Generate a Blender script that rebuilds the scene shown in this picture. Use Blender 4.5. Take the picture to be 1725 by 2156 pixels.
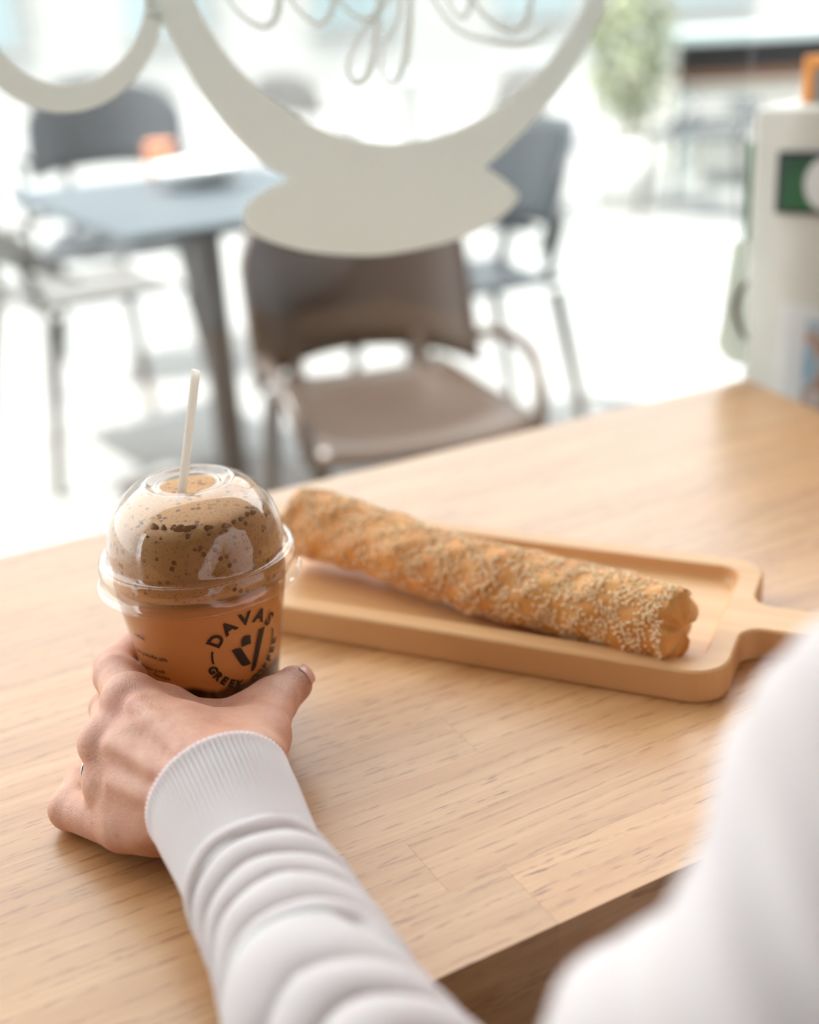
import bpy, bmesh, math, random
import numpy as np
from mathutils import Vector, Matrix

random.seed(7)
rng = np.random.default_rng(7)
for o in list(bpy.data.objects):
    bpy.data.objects.remove(o, do_unlink=True)
scene = bpy.context.scene
COL = scene.collection

# ------------------------------------------------------------------ camera
# world: x right, y away from the camera, z up; z = 0 is the counter top, metres
FPX, CX, CY = 2500.0, 862.5, 1078.0
PITCH, ROLL, CAM_H = math.radians(22.4), math.radians(3.5), 0.326
_fw = np.array([0, math.cos(PITCH), -math.sin(PITCH)])
_u0 = np.array([0, math.sin(PITCH), math.cos(PITCH)])
_r0 = np.array([1.0, 0, 0])
_rt = _r0 * math.cos(ROLL) - _u0 * math.sin(ROLL)
_up = _u0 * math.cos(ROLL) + _r0 * math.sin(ROLL)
CAM = np.array([0, 0, CAM_H])
cam_d = bpy.data.cameras.new('camera')
cam = bpy.data.objects.new('camera', cam_d)
COL.objects.link(cam)
cam.matrix_world = Matrix(((_rt[0], _up[0], -_fw[0], 0), (_rt[1], _up[1], -_fw[1], 0),
                           (_rt[2], _up[2], -_fw[2], CAM_H), (0, 0, 0, 1)))
cam_d.sensor_fit = 'HORIZONTAL'
cam_d.sensor_width = 24.0
cam_d.lens = 24.0 * FPX / 1725.0
cam_d.clip_start = 0.01
cam_d.clip_end = 200
cam_d.dof.use_dof = True
cam_d.dof.focus_distance = 0.528
cam_d.dof.aperture_fstop = 2.75
cam_d.dof.aperture_blades = 9
scene.camera = cam

# ------------------------------------------------------------------ light
world = bpy.data.worlds.new('world')
scene.world = world
world.use_nodes = True
bg = world.node_tree.nodes['Background']
bg.inputs[0].default_value = (0.93, 0.97, 1.0, 1)
bg.inputs[1].default_value = 1.55
sun_d = bpy.data.lights.new('sun', 'SUN')
sun_d.energy = 5.0
sun_d.angle = math.radians(0.6)
sun_d.color = (1.0, 0.95, 0.88)
sun = bpy.data.objects.new('sun', sun_d)
COL.objects.link(sun)
sun.rotation_euler = Vector((0.38, 0.22, -1.0)).to_track_quat('-Z', 'Y').to_euler()
scene.view_settings.view_transform = 'Standard'
scene.view_settings.look = 'None'
scene.view_settings.gamma = 1.0
scene.view_settings.use_curve_mapping = False
scene.view_settings.exposure = 1.48
scene.cycles.max_bounces = 8
scene.cycles.diffuse_bounces = 4
scene.cycles.use_adaptive_sampling = True
scene.cycles.adaptive_threshold = 0.025
scene.cycles.glossy_bounces = 4
scene.cycles.transparent_max_bounces = 16
scene.cycles.caustics_reflective = False
scene.cycles.caustics_refractive = False
scene.cycles.sample_clamp_indirect = 6.0
scene.cycles.use_denoising = True


# ------------------------------------------------------------------ helpers
def ray(px, py):
    v = _rt * (px - CX) / FPX - _up * (py - CY) / FPX + _fw
    return v


def at(px, py, z):
    """the point at height z seen at photograph pixel (px, py)"""
    v = ray(px, py)
    return CAM + v * ((z - CAM_H) / v[2])


def at_depth(px, py, d):
    return CAM + ray(px, py) * d


def new_obj(name, verts, faces, material=None, parent=None, smooth=True):
    me = bpy.data.meshes.new(name)
    me.from_pydata([tuple(map(float, v)) for v in verts], [], [tuple(map(int, f)) for f in faces])
    me.validate()
    if smooth:
        me.polygons.foreach_set('use_smooth', [True] * len(me.polygons))
    me.update()
    o = bpy.data.objects.new(name, me)
    COL.objects.link(o)
    if material:
        me.materials.append(material)
    if parent:
        o.parent = parent
    return o


def empty(name, loc=(0, 0, 0), rz=0.0):
    o = bpy.data.objects.new(name, None)
    o.empty_display_size = 0.02
    o.location = tuple(map(float, loc))
    o.rotation_euler = (0, 0, rz)
    COL.objects.link(o)
    return o


def tag(o, label=None, cat=None, group=None, kind=None):
    if label: o['label'] = label
    if cat: o['category'] = cat
    if group: o['group'] = group
    if kind: o['kind'] = kind
    return o


class MB:
    """collects shapes for one mesh"""
    def __init__(self):
        self.v = []
        self.f = []

    def add(self, v, f):
        n = len(self.v)
        self.v += [tuple(map(float, p)) for p in v]
        self.f += [tuple(int(i) + n for i in q) for q in f]
        return self

    def box(self, c, s, rz=0.0, m=None):
        x, y, z = s[0] / 2, s[1] / 2, s[2] / 2
        vs = []
        for a in (-1, 1):
            for b in (-1, 1):
                for d in (-1, 1):
                    p = np.array([a * x, b * y, d * z])
                    if rz:
                        p = np.array([p[0] * math.cos(rz) - p[1] * math.sin(rz), p[0] * math.sin(rz) + p[1] * math.cos(rz), p[2]])
                    vs.append(p + np.array(c))
        return self.add(vs, [(0, 1, 3, 2), (4, 6, 7, 5), (0, 4, 5, 1), (2, 3, 7, 6), (0, 2, 6, 4), (1, 5, 7, 3)])

    def tube(self, pts, rad, n=10, cap=True):
        pts = [np.array(p, float) for p in pts]
        rad = [rad] * len(pts) if np.isscalar(rad) else rad
        rings = frames(pts)
        v = []
        for p, (a, b), r in zip(pts, rings, rad):
            for k in range(n):
                t = 2 * math.pi * k / n
                v.append(p + r * (a * math.cos(t) + b * math.sin(t)))
        f = []
        for i in range(len(pts) - 1):
            for k in range(n):
                f.append((i * n + k, i * n + (k + 1) % n, (i + 1) * n + (k + 1) % n, (i + 1) * n + k))
        if cap:
            f.append(tuple(range(n))[::-1])
            f.append(tuple((len(pts) - 1) * n + k for k in range(n)))
        return self.add(v, f)

    def lathe(self, prof, n=64, c=(0, 0, 0), closed=False):
        v = []
        for r, z in prof:
            for k in range(n):
                t = 2 * math.pi * k / n
                v.append((c[0] + r * math.cos(t), c[1] + r * math.sin(t), c[2] + z))
        f = []
        m = len(prof)
        for i in range(m if closed else m - 1):
            j = (i + 1) % m
            for k in range(n):
                f.append((i * n + k, i * n + (k + 1) % n, j * n + (k + 1) % n, j * n + k))
        return self.add(v, f)

    def prism(self, poly, z0, z1):
        n = len(poly)
        v = [(p[0], p[1], z0) for p in poly] + [(p[0], p[1], z1) for p in poly]
        f = [tuple(range(n))[::-1], tuple(range(n, 2 * n))]
        for k in range(n):
            f.append((k, (k + 1) % n, n + (k + 1) % n, n + k))
        return self.add(v, f)

    def build(self, name, material, parent=None, smooth=False, bevel=0.0, seg=2):
        o = new_obj(name, self.v, self.f, material, parent, smooth)
        if bevel:
            b = o.modifiers.new('bevel', 'BEVEL')
            b.width = bevel
            b.segments = seg
            b.limit_method = 'ANGLE'
            b.angle_limit = math.radians(40)
        return o


def frames(pts):
    out = []
    prev = None
    for i in range(len(pts)):
        t = pts[min(i + 1, len(pts) - 1)] - pts[max(i - 1, 0)]
        t = t / (np.linalg.norm(t) + 1e-12)
        if prev is None:
            ref = np.array([0, 0, 1.0]) if abs(t[2]) < 0.9 else np.array([1.0, 0, 0])
            a = np.cross(ref, t)
        else:
            a = prev - t * (prev @ t)
        a = a / np.linalg.norm(a)
        prev = a
        out.append((a, np.cross(t, a)))
    return out


def catmull(pts, n=12, closed=False):
    pts = [np.array(p, float) for p in pts]
    out = []
    m = len(pts)
    for i in range(m if closed else m - 1):
        if closed:
            p0, p1, p2, p3 = pts[i - 1], pts[i], pts[(i + 1) % m], pts[(i + 2) % m]
        else:
            p0, p1, p2, p3 = pts[max(i - 1, 0)], pts[i], pts[i + 1], pts[min(i + 2, m - 1)]
        for k in range(n):
            t = k / n
            out.append(0.5 * ((2 * p1) + (p2 - p0) * t + (2 * p0 - 5 * p1 + 4 * p2 - p3) * t * t + (3 * p1 - p0 - 3 * p2 + p3) * t ** 3))
    if not closed:
        out.append(pts[-1])
    return out


def round_rect(w, h, r, n=8):
    """counter-clockwise rounded rectangle centred on the origin"""
    out = []
    for cx, cy, a0 in ((w / 2 - r, h / 2 - r, 0), (-w / 2 + r, h / 2 - r, 90), (-w / 2 + r, -h / 2 + r, 180), (w / 2 - r, -h / 2 + r, 270)):
        for k in range(n + 1):
            a = math.radians(a0 + 90 * k / n)
            out.append((cx + r * math.cos(a), cy + r * math.sin(a)))
    return out


def mesh_from_curve_fill(loops, extrude, bevel=0.0, res=2):
    """verts, faces of a filled 2D outline with holes, thickness 2*extrude"""
    cu = bpy.data.curves.new('fill', 'CURVE')
    cu.dimensions = '2D'
    cu.fill_mode = 'BOTH'
    cu.extrude = extrude
    cu.bevel_depth = bevel
    cu.bevel_resolution = res
    for lp in loops:
        s = cu.splines.new('POLY')
        s.points.add(len(lp) - 1)
        for p, q in zip(s.points, lp):
            p.co = (float(q[0]), float(q[1]), 0, 1)
        s.use_cyclic_u = True
    ob = bpy.data.objects.new('fill', cu)
    COL.objects.link(ob)
    dg = bpy.context.evaluated_depsgraph_get()
    dg.update()
    me = bpy.data.meshes.new_from_object(ob.evaluated_get(dg))
    v = [tuple(x.co) for x in me.vertices]
    f = [tuple(p.vertices) for p in me.polygons]
    bpy.data.objects.remove(ob)
    bpy.data.meshes.remove(me)
    bpy.data.curves.remove(cu)
    return v, f


def text_mesh(txt, size, bold=0.0, shear=0.0):
    cu = bpy.data.curves.new('txt', 'FONT')
    cu.body = txt
    cu.size = size
    cu.align_x = 'CENTER'
    cu.offset = bold
    cu.shear = shear
    cu.resolution_u = 4
    ob = bpy.data.objects.new('txt', cu)
    COL.objects.link(ob)
    dg = bpy.context.evaluated_depsgraph_get()
    dg.update()
    me = bpy.data.meshes.new_from_object(ob.evaluated_get(dg))
    v = np.array([tuple(x.co) for x in me.vertices])
    f = [tuple(p.vertices) for p in me.polygons]
    bpy.data.objects.remove(ob)
    bpy.data.meshes.remove(me)
    bpy.data.curves.remove(cu)
    return v, f


# ---------------------------------------------- implicit surfaces (smooth bodies)
class SDF:
    def __init__(self, lo, hi, h):
        self.lo = np.array(lo, float)
        self.h = h
        n = np.ceil((np.array(hi) - self.lo) / h).astype(int) + 1
        self.n = n
        ax = [self.lo[i] + h * np.arange(n[i]) for i in range(3)]
        self.X, self.Y, self.Z = np.meshgrid(*ax, indexing='ij')
        self.d = np.full(n, 1.0, np.float64)

    def cone(self, a, b, ra, rb, squash=None):
        """distance to a rounded cone from a to b (simple interpolated radius)"""
        a = np.array(a, float)
        b = np.array(b, float)
        ba = b - a
        L2 = max(ba @ ba, 1e-12)
        px, py, pz = self.X - a[0], self.Y - a[1], self.Z - a[2]
        t = np.clip((px * ba[0] + py * ba[1] + pz * ba[2]) / L2, 0, 1)
        dx, dy, dz = px - t * ba[0], py - t * ba[1], pz - t * ba[2]
        if squash is not None:          # squash = (unit dir, factor): thinner along dir
            nrm, k = squash
            s = dx * nrm[0] + dy * nrm[1] + dz * nrm[2]
            q = s * (1 / k - 1)
            dx, dy, dz = dx + q * nrm[0], dy + q * nrm[1], dz + q * nrm[2]
        return np.sqrt(dx * dx + dy * dy + dz * dz) - (ra + (rb - ra) * t)

    def union(self, e, k=0.004):
        d = self.d
        h = np.maximum(k - np.abs(d - e), 0) / k
        self.d = np.minimum(d, e) - h * h * k * 0.25

    def cut(self, e, k=0.002):
        """remove the inside of e"""
        d, e = self.d, -e
        h = np.maximum(k - np.abs(d - e), 0) / k
        self.d = np.maximum(d, e) + h * h * k * 0.25

    def mesh(self):
        d = self.d
        s = d < 0
        nx, ny, nz = d.shape
        c = np.zeros((nx - 1, ny - 1, nz - 1), np.int8)
        for i in (0, 1):
            for j in (0, 1):
                for k in (0, 1):
                    c += s[i:nx - 1 + i, j:ny - 1 + j, k:nz - 1 + k]
        act = (c > 0) & (c < 8)
        idx = np.argwhere(act)
        ids = -np.ones(act.shape, np.int64)
        ids[act] = np.arange(len(idx))
        acc = np.zeros((len(idx), 3))
        cnt = np.zeros(len(idx))
        corners = [(i, j, k) for i in (0, 1) for j in (0, 1) for k in (0, 1)]
        I, J, K = idx.T
        for a in corners:
            for ax in range(3):
                if a[ax]:
                    continue
                b = list(a)
                b[ax] = 1
                da = d[I + a[0], J + a[1], K + a[2]]
                db = d[I + b[0], J + b[1], K + b[2]]
                m = (da < 0) != (db < 0)
                t = da[m] / (da[m] - db[m])
                p = np.tile(np.array(a, float), (m.sum(), 1))
                p[:, ax] += t
                acc[m] += p
                cnt[m] += 1
        verts = self.lo + self.h * (idx + acc / cnt[:, None])
        faces = []
        for ax in range(3):
            sl0 = [slice(None)] * 3
            sl1 = [slice(None)] * 3
            sl0[ax] = slice(0, -1)
            sl1[ax] = slice(1, None)
            A = s[tuple(sl0)]
            B = s[tuple(sl1)]
            e = np.argwhere(A != B)
            o1, o2 = [(1, 2), (2, 0), (0, 1)][ax]
            ok = (e[:, o1] > 0) & (e[:, o2] > 0) & (e[:, o1] < d.shape[o1] - 1) & (e[:, o2] < d.shape[o2] - 1)
            e = e[ok]
            inside = A[e[:, 0], e[:, 1], e[:, 2]]
            u1 = np.zeros(3, int); u1[o1] = 1
            u2 = np.zeros(3, int); u2[o2] = 1
            q = [ids[tuple((e - u1 - u2).T)], ids[tuple((e - u2).T)], ids[tuple(e.T)], ids[tuple((e - u1).T)]]
            q = np.stack(q, 1)
            q[~inside] = q[~inside][:, ::-1]
            faces.append(q)
        return verts, np.concatenate(faces)


# ------------------------------------------------------------------ materials
class NT:
    def __init__(self, name):
        self.m = bpy.data.materials.new(name)
        self.m.use_nodes = True
        self.t = self.m.node_tree
        self.t.nodes.clear()
        self.out = self.n('ShaderNodeOutputMaterial')

    def n(self, kind, **kw):
        nd = self.t.nodes.new(kind)
        for k, v in kw.items():
            if k.startswith('i_'):
                key = k[2:].replace('_', ' ')
                nd.inputs[key].default_value = v
            else:
                setattr(nd, k, v)
        return nd

    def l(self, a, b):
        self.t.links.new(a, b)

    def bsdf(self, color=None, rough=0.5, **kw):
        b = self.n('ShaderNodeBsdfPrincipled')
        b.inputs['Roughness'].default_value = rough
        if color is not None:
            b.inputs['Base Color'].default_value = (*color, 1)
        for k, v in kw.items():
            b.inputs[k.replace('_', ' ')].default_value = v
        self.l(b.outputs[0], self.out.inputs['Surface'])
        return b

    def coords(self, scale=(1, 1, 1), which='Object', rand=False):
        tc = self.n('ShaderNodeTexCoord')
        mp = self.n('ShaderNodeMapping')
        mp.inputs['Scale'].default_value = scale
        src = tc.outputs[which]
        if rand:
            oi = self.n('ShaderNodeObjectInfo')
            mul = self.n('ShaderNodeMath', operation='MULTIPLY')
            mul.inputs[1].default_value = 37.0
            self.l(oi.outputs['Random'], mul.inputs[0])
            add = self.n('ShaderNodeVectorMath', operation='ADD')
            self.l(src, add.inputs[0])
            self.l(mul.outputs[0], add.inputs[1])
            src = add.outputs[0]
        self.l(src, mp.inputs[0])
        return mp.outputs[0]

    def noise(self, vec, scale, detail=4, rough=0.55, dist=0.0):
        nd = self.n('ShaderNodeTexNoise')
        nd.inputs['Scale'].default_value = scale
        nd.inputs['Detail'].default_value = detail
        nd.inputs['Roughness'].default_value = rough
        nd.inputs['Distortion'].default_value = dist
        self.l(vec, nd.inputs['Vector'])
        return nd.outputs['Fac']

    def ramp(self, fac, stops):
        r = self.n('ShaderNodeValToRGB')
        cr = r.color_ramp
        while len(cr.elements) < len(stops):
            cr.elements.new(0.5)
        for e, (p, c) in zip(cr.elements, stops):
            e.position = p
            e.color = (*c, 1) if len(c) == 3 else c
        self.l(fac, r.inputs[0])
        return r.outputs[0]

    def mix(self, fac, a, b, mode='MIX'):
        m = self.n('ShaderNodeMix', data_type='RGBA', blend_type=mode)
        for s, v in ((0, fac), (6, a), (7, b)):
            if hasattr(v, 'links'):
                self.l(v, m.inputs[s])
            elif s == 0:
                m.inputs[s].default_value = v
            else:
                m.inputs[s].default_value = (*v, 1)
        return m.outputs[2]

    def bump(self, height, bsdf, strength=0.3, dist=0.001):
        b = self.n('ShaderNodeBump')
        b.inputs['Strength'].default_value = strength
        b.inputs['Distance'].default_value = dist
        self.l(height, b.inputs['Height'])
        self.l(b.outputs[0], bsdf.inputs['Normal'])
        return b


def plain(name, color, rough=0.5, var=0.08, scale=30, **kw):
    t = NT(name)
    b = t.bsdf(color, rough, **kw)
    f = t.noise(t.coords(), scale, 3)
    c = t.mix(f, tuple(x * (1 - var) for x in color), tuple(min(1, x * (1 + var)) for x in color))
    t.l(c, b.inputs['Base Color'])
    return t.m


def oak_material(name, light, dark, pore, rough=0.38):
    t = NT(name)
    b = t.bsdf(rough=rough)
    b.inputs['IOR'].default_value = 1.5
    b.inputs['Coat Weight'].default_value = 0.45
    b.inputs['Coat Roughness'].default_value = 0.28
    v = t.coords((1.2, 14, 14), rand=True)
    warp = t.noise(t.coords((2.5, 9, 9), rand=True), 2.2, 3)
    wv = t.n('ShaderNodeVectorMath', operation='MULTIPLY_ADD')
    wv.inputs[1].default_value = (0.0, 1.0, 1.0)
    wc = t.n('ShaderNodeCombineXYZ')
    t.l(warp, wc.inputs[1]); t.l(warp, wc.inputs[2])
    t.l(wc.outputs[0], wv.inputs[0]); t.l(v, wv.inputs[2])
    wide = t.noise(wv.outputs[0], 3.0, 5, 0.6)
    base = t.ramp(wide, [(0.30, dark), (0.52, tuple((x + y) / 2 for x, y in zip(light, dark))), (0.72, light)])
    fine = t.noise(t.coords((6, 260, 260), rand=True), 2.0, 3)
    base = t.mix(t.ramp(fine, [(0.35, (0.35,) * 3), (0.6, (0,) * 3)]), base, dark)
    pf = t.noise(t.coords((34, 360, 360), rand=True), 1.6, 2, 0.5)
    pz = t.noise(wv.outputs[0], 1.6, 2)
    pm = t.n('ShaderNodeMath', operation='MULTIPLY')
    t.l(t.ramp(pf, [(0.62, (0,) * 3), (0.71, (1,) * 3)]), pm.inputs[0])
    t.l(t.ramp(pz, [(0.46, (0,) * 3), (0.60, (1,) * 3)]), pm.inputs[1])
    base = t.mix(pm.outputs[0], base, pore)
    wvt = t.n('ShaderNodeTexWave', wave_type='BANDS', bands_direction='Y', wave_profile='SAW')
    wvt.inputs['Scale'].default_value = 2.6
    wvt.inputs['Distortion'].default_value = 9.0
    wvt.inputs['Detail'].default_value = 3.0
    wvt.inputs['Detail Scale'].default_value = 0.8
    t.l(t.coords((1.6, 12, 12), rand=True), wvt.inputs['Vector'])
    streak = t.noise(t.coords((75, 460, 460), rand=True), 1.2, 2, 0.6)
    sm_ = t.n('ShaderNodeMath', operation='MULTIPLY')
    t.l(t.ramp(wvt.outputs['Fac'], [(0.72, (0,) * 3), (0.95, (1,) * 3)]), sm_.inputs[0])
    t.l(t.ramp(streak, [(0.47, (0.12,) * 3), (0.60, (1.0,) * 3)]), sm_.inputs[1])
    base = t.mix(sm_.outputs[0], base, tuple(0.55 * a_ + 0.45 * b_ for a_, b_ in zip(dark, pore)))
    oi = t.n('ShaderNodeObjectInfo')
    hv = t.n('ShaderNodeHueSaturation')
    vr = t.n('ShaderNodeMapRange')
    vr.inputs[3].default_value = 0.9
    vr.inputs[4].default_value = 1.06
    t.l(oi.outputs['Random'], vr.inputs[0])
    t.l(vr.outputs[0], hv.inputs['Value'])
    t.l(base, hv.inputs['Color'])
    t.l(hv.outputs[0], b.inputs['Base Color'])
    t.bump(pm.outputs[0], b, -0.25, 0.0004)
    return t.m


def thin_clear(name, tint, ior=1.5, rough=0.02, extra=0.0):
    """thin clear sheet: passes light straight through, mirrors by Fresnel"""
    t = NT(name)
    tr = t.n('ShaderNodeBsdfTransparent')
    tr.inputs[0].default_value = (*tint, 1)
    gl = t.n('ShaderNodeBsdfGlossy')
    gl.inputs['Roughness'].default_value = rough
    lw = t.n('ShaderNodeLayerWeight')
    lw.inputs[0].default_value = 0.5
    pw = t.n('ShaderNodeMath', operation='POWER')
    pw.inputs[1].default_value = 5.0
    t.l(lw.outputs['Facing'], pw.inputs[0])
    f0 = ((ior - 1) / (ior + 1)) ** 2 + extra
    fr = t.n('ShaderNodeMath', operation='MULTIPLY_ADD')
    fr.inputs[1].default_value = 1 - f0
    fr.inputs[2].default_value = f0
    t.l(pw.outputs[0], fr.inputs[0])
    mx = t.n('ShaderNodeMixShader')
    t.l(fr.outputs[0], mx.inputs[0])
    t.l(tr.outputs[0], mx.inputs[1])
    t.l(gl.outputs[0], mx.inputs[2])
    t.l(mx.outputs[0], t.out.inputs['Surface'])
    return t.m


M = {}
M['oak'] = oak_material('oak_counter', (0.70, 0.405, 0.190), (0.50, 0.235, 0.082), (0.25, 0.09, 0.03), 0.36)
M['oak_core'] = plain('oak_glue_line', (0.40, 0.21, 0.09), 0.7)
M['glass'] = thin_clear('window_glass', (0.97, 0.985, 0.98))
M['white_paint'] = plain('white_paint', (0.72, 0.71, 0.68), 0.6)
M['plaster'] = plain('warm_plaster', (0.21, 0.135, 0.085), 0.8)
M['room_floor'] = plain('room_floor', (0.10, 0.052, 0.028), 0.5)
M['ceiling'] = plain('ceiling_paint', (0.33, 0.30, 0.26), 0.8)

# ------------------------------------------------------------------ setting
TA = math.radians(27.2)                                   # direction of the counter's long edge
EX = np.array([math.cos(TA), math.sin(TA), 0])
EY = np.array([-math.sin(TA), math.cos(TA), 0])
corner = at(1571, 797.6, 0)                               # far right corner of the counter
front_pt = at(1000, 2025.5, 0)
DEPTH = float((corner - front_pt) @ EY)


def loc(x, y, z=0.0):
    """counter frame: x along the edge measured from the far right corner, y towards the window"""
    return corner + EX * x + EY * y + np.array([0, 0, z])


def frame_obj(o, x=0, y=0, z=0, rz=0.0):
    p = loc(x, y, z)
    o.location = tuple(map(float, p))
    o.rotation_euler = (0, 0, TA + rz)
    return o


FLOOR = -0.75
WIN_Y = 0.02
# room shell (in the counter frame)
def slab(name, x0, x1, y0, y1, z0, z1, material, kind='structure'):
    b = MB().box(((x0 + x1) / 2, (y0 + y1) / 2, (z0 + z1) / 2), (x1 - x0, y1 - y0, z1 - z0))
    o = b.build(name, material)
    frame_obj(o)
    o['kind'] = kind
    return o


slab('floor', -4.0, 2.6, -4.5, WIN_Y + 0.1, FLOOR - 0.1, FLOOR, M['room_floor'])
slab('ceiling', -4.0, 2.6, -4.5, WIN_Y + 0.1, 1.95, 2.05, M['ceiling'])
slab('wall_back', -4.0, 2.6, -4.6, -4.5, FLOOR, 1.95, M['plaster'])
slab('wall_right', 2.6, 2.7, -4.6, WIN_Y + 0.1, FLOOR, 2.9, M['plaster'])
slab('wall_left', -4.1, -4.0, -4.6, -0.2, FLOOR, 2.05, M['plaster'])
slab('wall_front', -4.0, 2.7, WIN_Y, WIN_Y + 0.12, 2.05, 3.4, M['white_paint'])
slab('trim_1', -4.0, 2.6, WIN_Y + 0.025, WIN_Y + 0.07, FLOOR, FLOOR + 0.08, M['white_paint'])

w = MB().box((-1.994, 0.006, 0.64), (4.012, 0.006, 2.62)).build('window_1', M['glass'])
frame_obj(w, 0, WIN_Y, 0)
w['kind'] = 'structure'


def paving_material():
    t = NT('terrace_paving')
    b = t.bsdf(rough=0.75)
    v = t.coords((1, 1, 1))
    n = t.noise(v, 1.3, 5)
    c = t.ramp(n, [(0.3, (0.20, 0.205, 0.205)), (0.7, (0.25, 0.25, 0.24))])
    t.l(c, b.inputs['Base Color'])
    return t.m


M['paving'] = paving_material()
terr = MB().box((0, 20.15, FLOOR - 0.05), (60, 40, 0.1)).build('terrace_floor', M['paving'])
frame_obj(terr)
terr['kind'] = 'structure'

# ------------------------------------------------------------------ counter of oak staves
counter = empty('wooden_counter', loc(-0.8, -DEPTH / 2, 0), TA)
tag(counter, 'long oak butcher block counter along the shop window', 'table')
TH_TOP = 0.048
XL = -1.75
right_dir = at(1725, 866, 0) - corner
slope = float((right_dir @ EX) / -(right_dir @ EY))       # how the right end runs out towards the room
nrow = 13
sw = DEPTH / nrow
half = DEPTH / 2
core = MB()
core.prism([(XL + 0.8 + 0.002, -half + 0.003), (0.8 + slope * (DEPTH) - 0.004, -half + 0.003), (0.8 - 0.003, half - 0.002), (XL + 0.8 + 0.002, half - 0.002)], -TH_TOP + 0.002, -0.0003)
core.build('core', M['oak_core'], counter)
rs = random.Random(11)
seam_x = float((at(866, 1788, 0) - corner) @ EX)          # a butt joint that shows in front of the sleeve
seam_row = int(float((at(866, 1788, 0) - corner) @ EY + DEPTH) / sw)
edge_seam = float((at(1163, 1930, 0) - corner) @ EX)
for r in range(nrow):
    y0 = -half + r * sw
    xs = [XL]
    if r == seam_row:
        cuts = [seam_x - 0.52, seam_x, seam_x + 0.46]
    elif r == 0:
        cuts = [edge_seam - 0.55, edge_seam, edge_seam + 0.4]
    else:
        cuts = []
        x = XL + rs.uniform(0.15, 0.5)
        while x < -0.1:
            cuts.append(x)
            x += rs.uniform(0.35, 0.6)
    cuts = [c for c in cuts if XL + 0.1 < c < -0.06] + [None]
    x0 = XL
    for c in cuts:
        g = 0.00004
        ya, yb = y0 + g, y0 + sw - g
        if c is None:
            xa = slope * (half - ya) + 0.0
            xb = slope * (half - yb) + 0.0
        else:
            xa = xb = c - g
        cx, cyy = (x0 + min(xa, xb)) / 2, (ya + yb) / 2
        m = MB().prism([(x0 + g - cx, ya - cyy), (xa - cx, ya - cyy), (xb - cx, yb - cyy), (x0 + g - cx, yb - cyy)], -TH_TOP, 0)
        o = m.build('stave', M['oak'], counter)
        o.location = (cx + 0.8, cyy, 0)
        if c is not None:
            x0 = c

# legs of the counter, out of sight below it
M['steel'] = plain('dark_steel', (0.05, 0.05, 0.055), 0.45, Metallic=0.6)
for lx in (XL + 0.9, 0.55):
    for ly in (-half + 0.06, half - 0.06):
        m = MB().box((0, 0, (FLOOR - TH_TOP) / 2), (0.05, 0.05, -FLOOR - TH_TOP))
        o = m.build('leg', M['steel'], counter, bevel=0.003)
        o.location = (lx, ly, 0)

# ------------------------------------------------------------------ cup of iced coffee
CUP = at(419, 1182, 0.090)[:2]


def cup_r(z):
    return 0.0290 + (0.0412 - 0.0290) * z / 0.080


def coffee_material():
    t = NT('milky_coffee')
    df = t.n('ShaderNodeBsdfPrincipled')
    df.inputs['Roughness'].default_value = 0.25
    tl = t.n('ShaderNodeBsdfTranslucent')
    mx = t.n('ShaderNodeMixShader')
    mx.inputs[0].default_value = 0.5
    tc = t.n('ShaderNodeTexCoord')
    sp = t.n('ShaderNodeSeparateXYZ')
    t.l(tc.outputs['Object'], sp.inputs[0])
    nz = t.noise(t.coords((1, 1, 0.6)), 45, 3, 0.5, 0.8)
    ad = t.n('ShaderNodeMath', operation='MULTIPLY_ADD')
    ad.inputs[1].default_value = 0.010
    t.l(nz, ad.inputs[0]); t.l(sp.outputs[2], ad.inputs[2])
    mr = t.n('ShaderNodeMapRange')
    mr.inputs[1].default_value = 0.005
    mr.inputs[2].default_value = 0.085
    t.l(ad.outputs[0], mr.inputs[0])
    c = t.ramp(mr.outputs[0], [(0.0, (0.045, 0.016, 0.008)), (0.465, (0.06, 0.022, 0.010)), (0.50, (0.84, 0.43, 0.18)), (0.65, (0.90, 0.50, 0.21)), (1.0, (0.90, 0.49, 0.20))])
    streak = t.noise(t.coords((1, 1, 0.25)), 60, 3, 0.5, 1.0)
    c = t.mix(t.ramp(streak, [(0.5, (0,) * 3), (0.75, (0.35,) * 3)]), c, (0.74, 0.42, 0.2), 'MIX')
    t.l(c, df.inputs['Base Color'])
    t.l(c, tl.inputs[0])
    t.l(df.outputs[0], mx.inputs[1])
    t.l(tl.outputs[0], mx.inputs[2])
    t.l(mx.outputs[0], t.out.inputs['Surface'])
    return t.m


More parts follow.
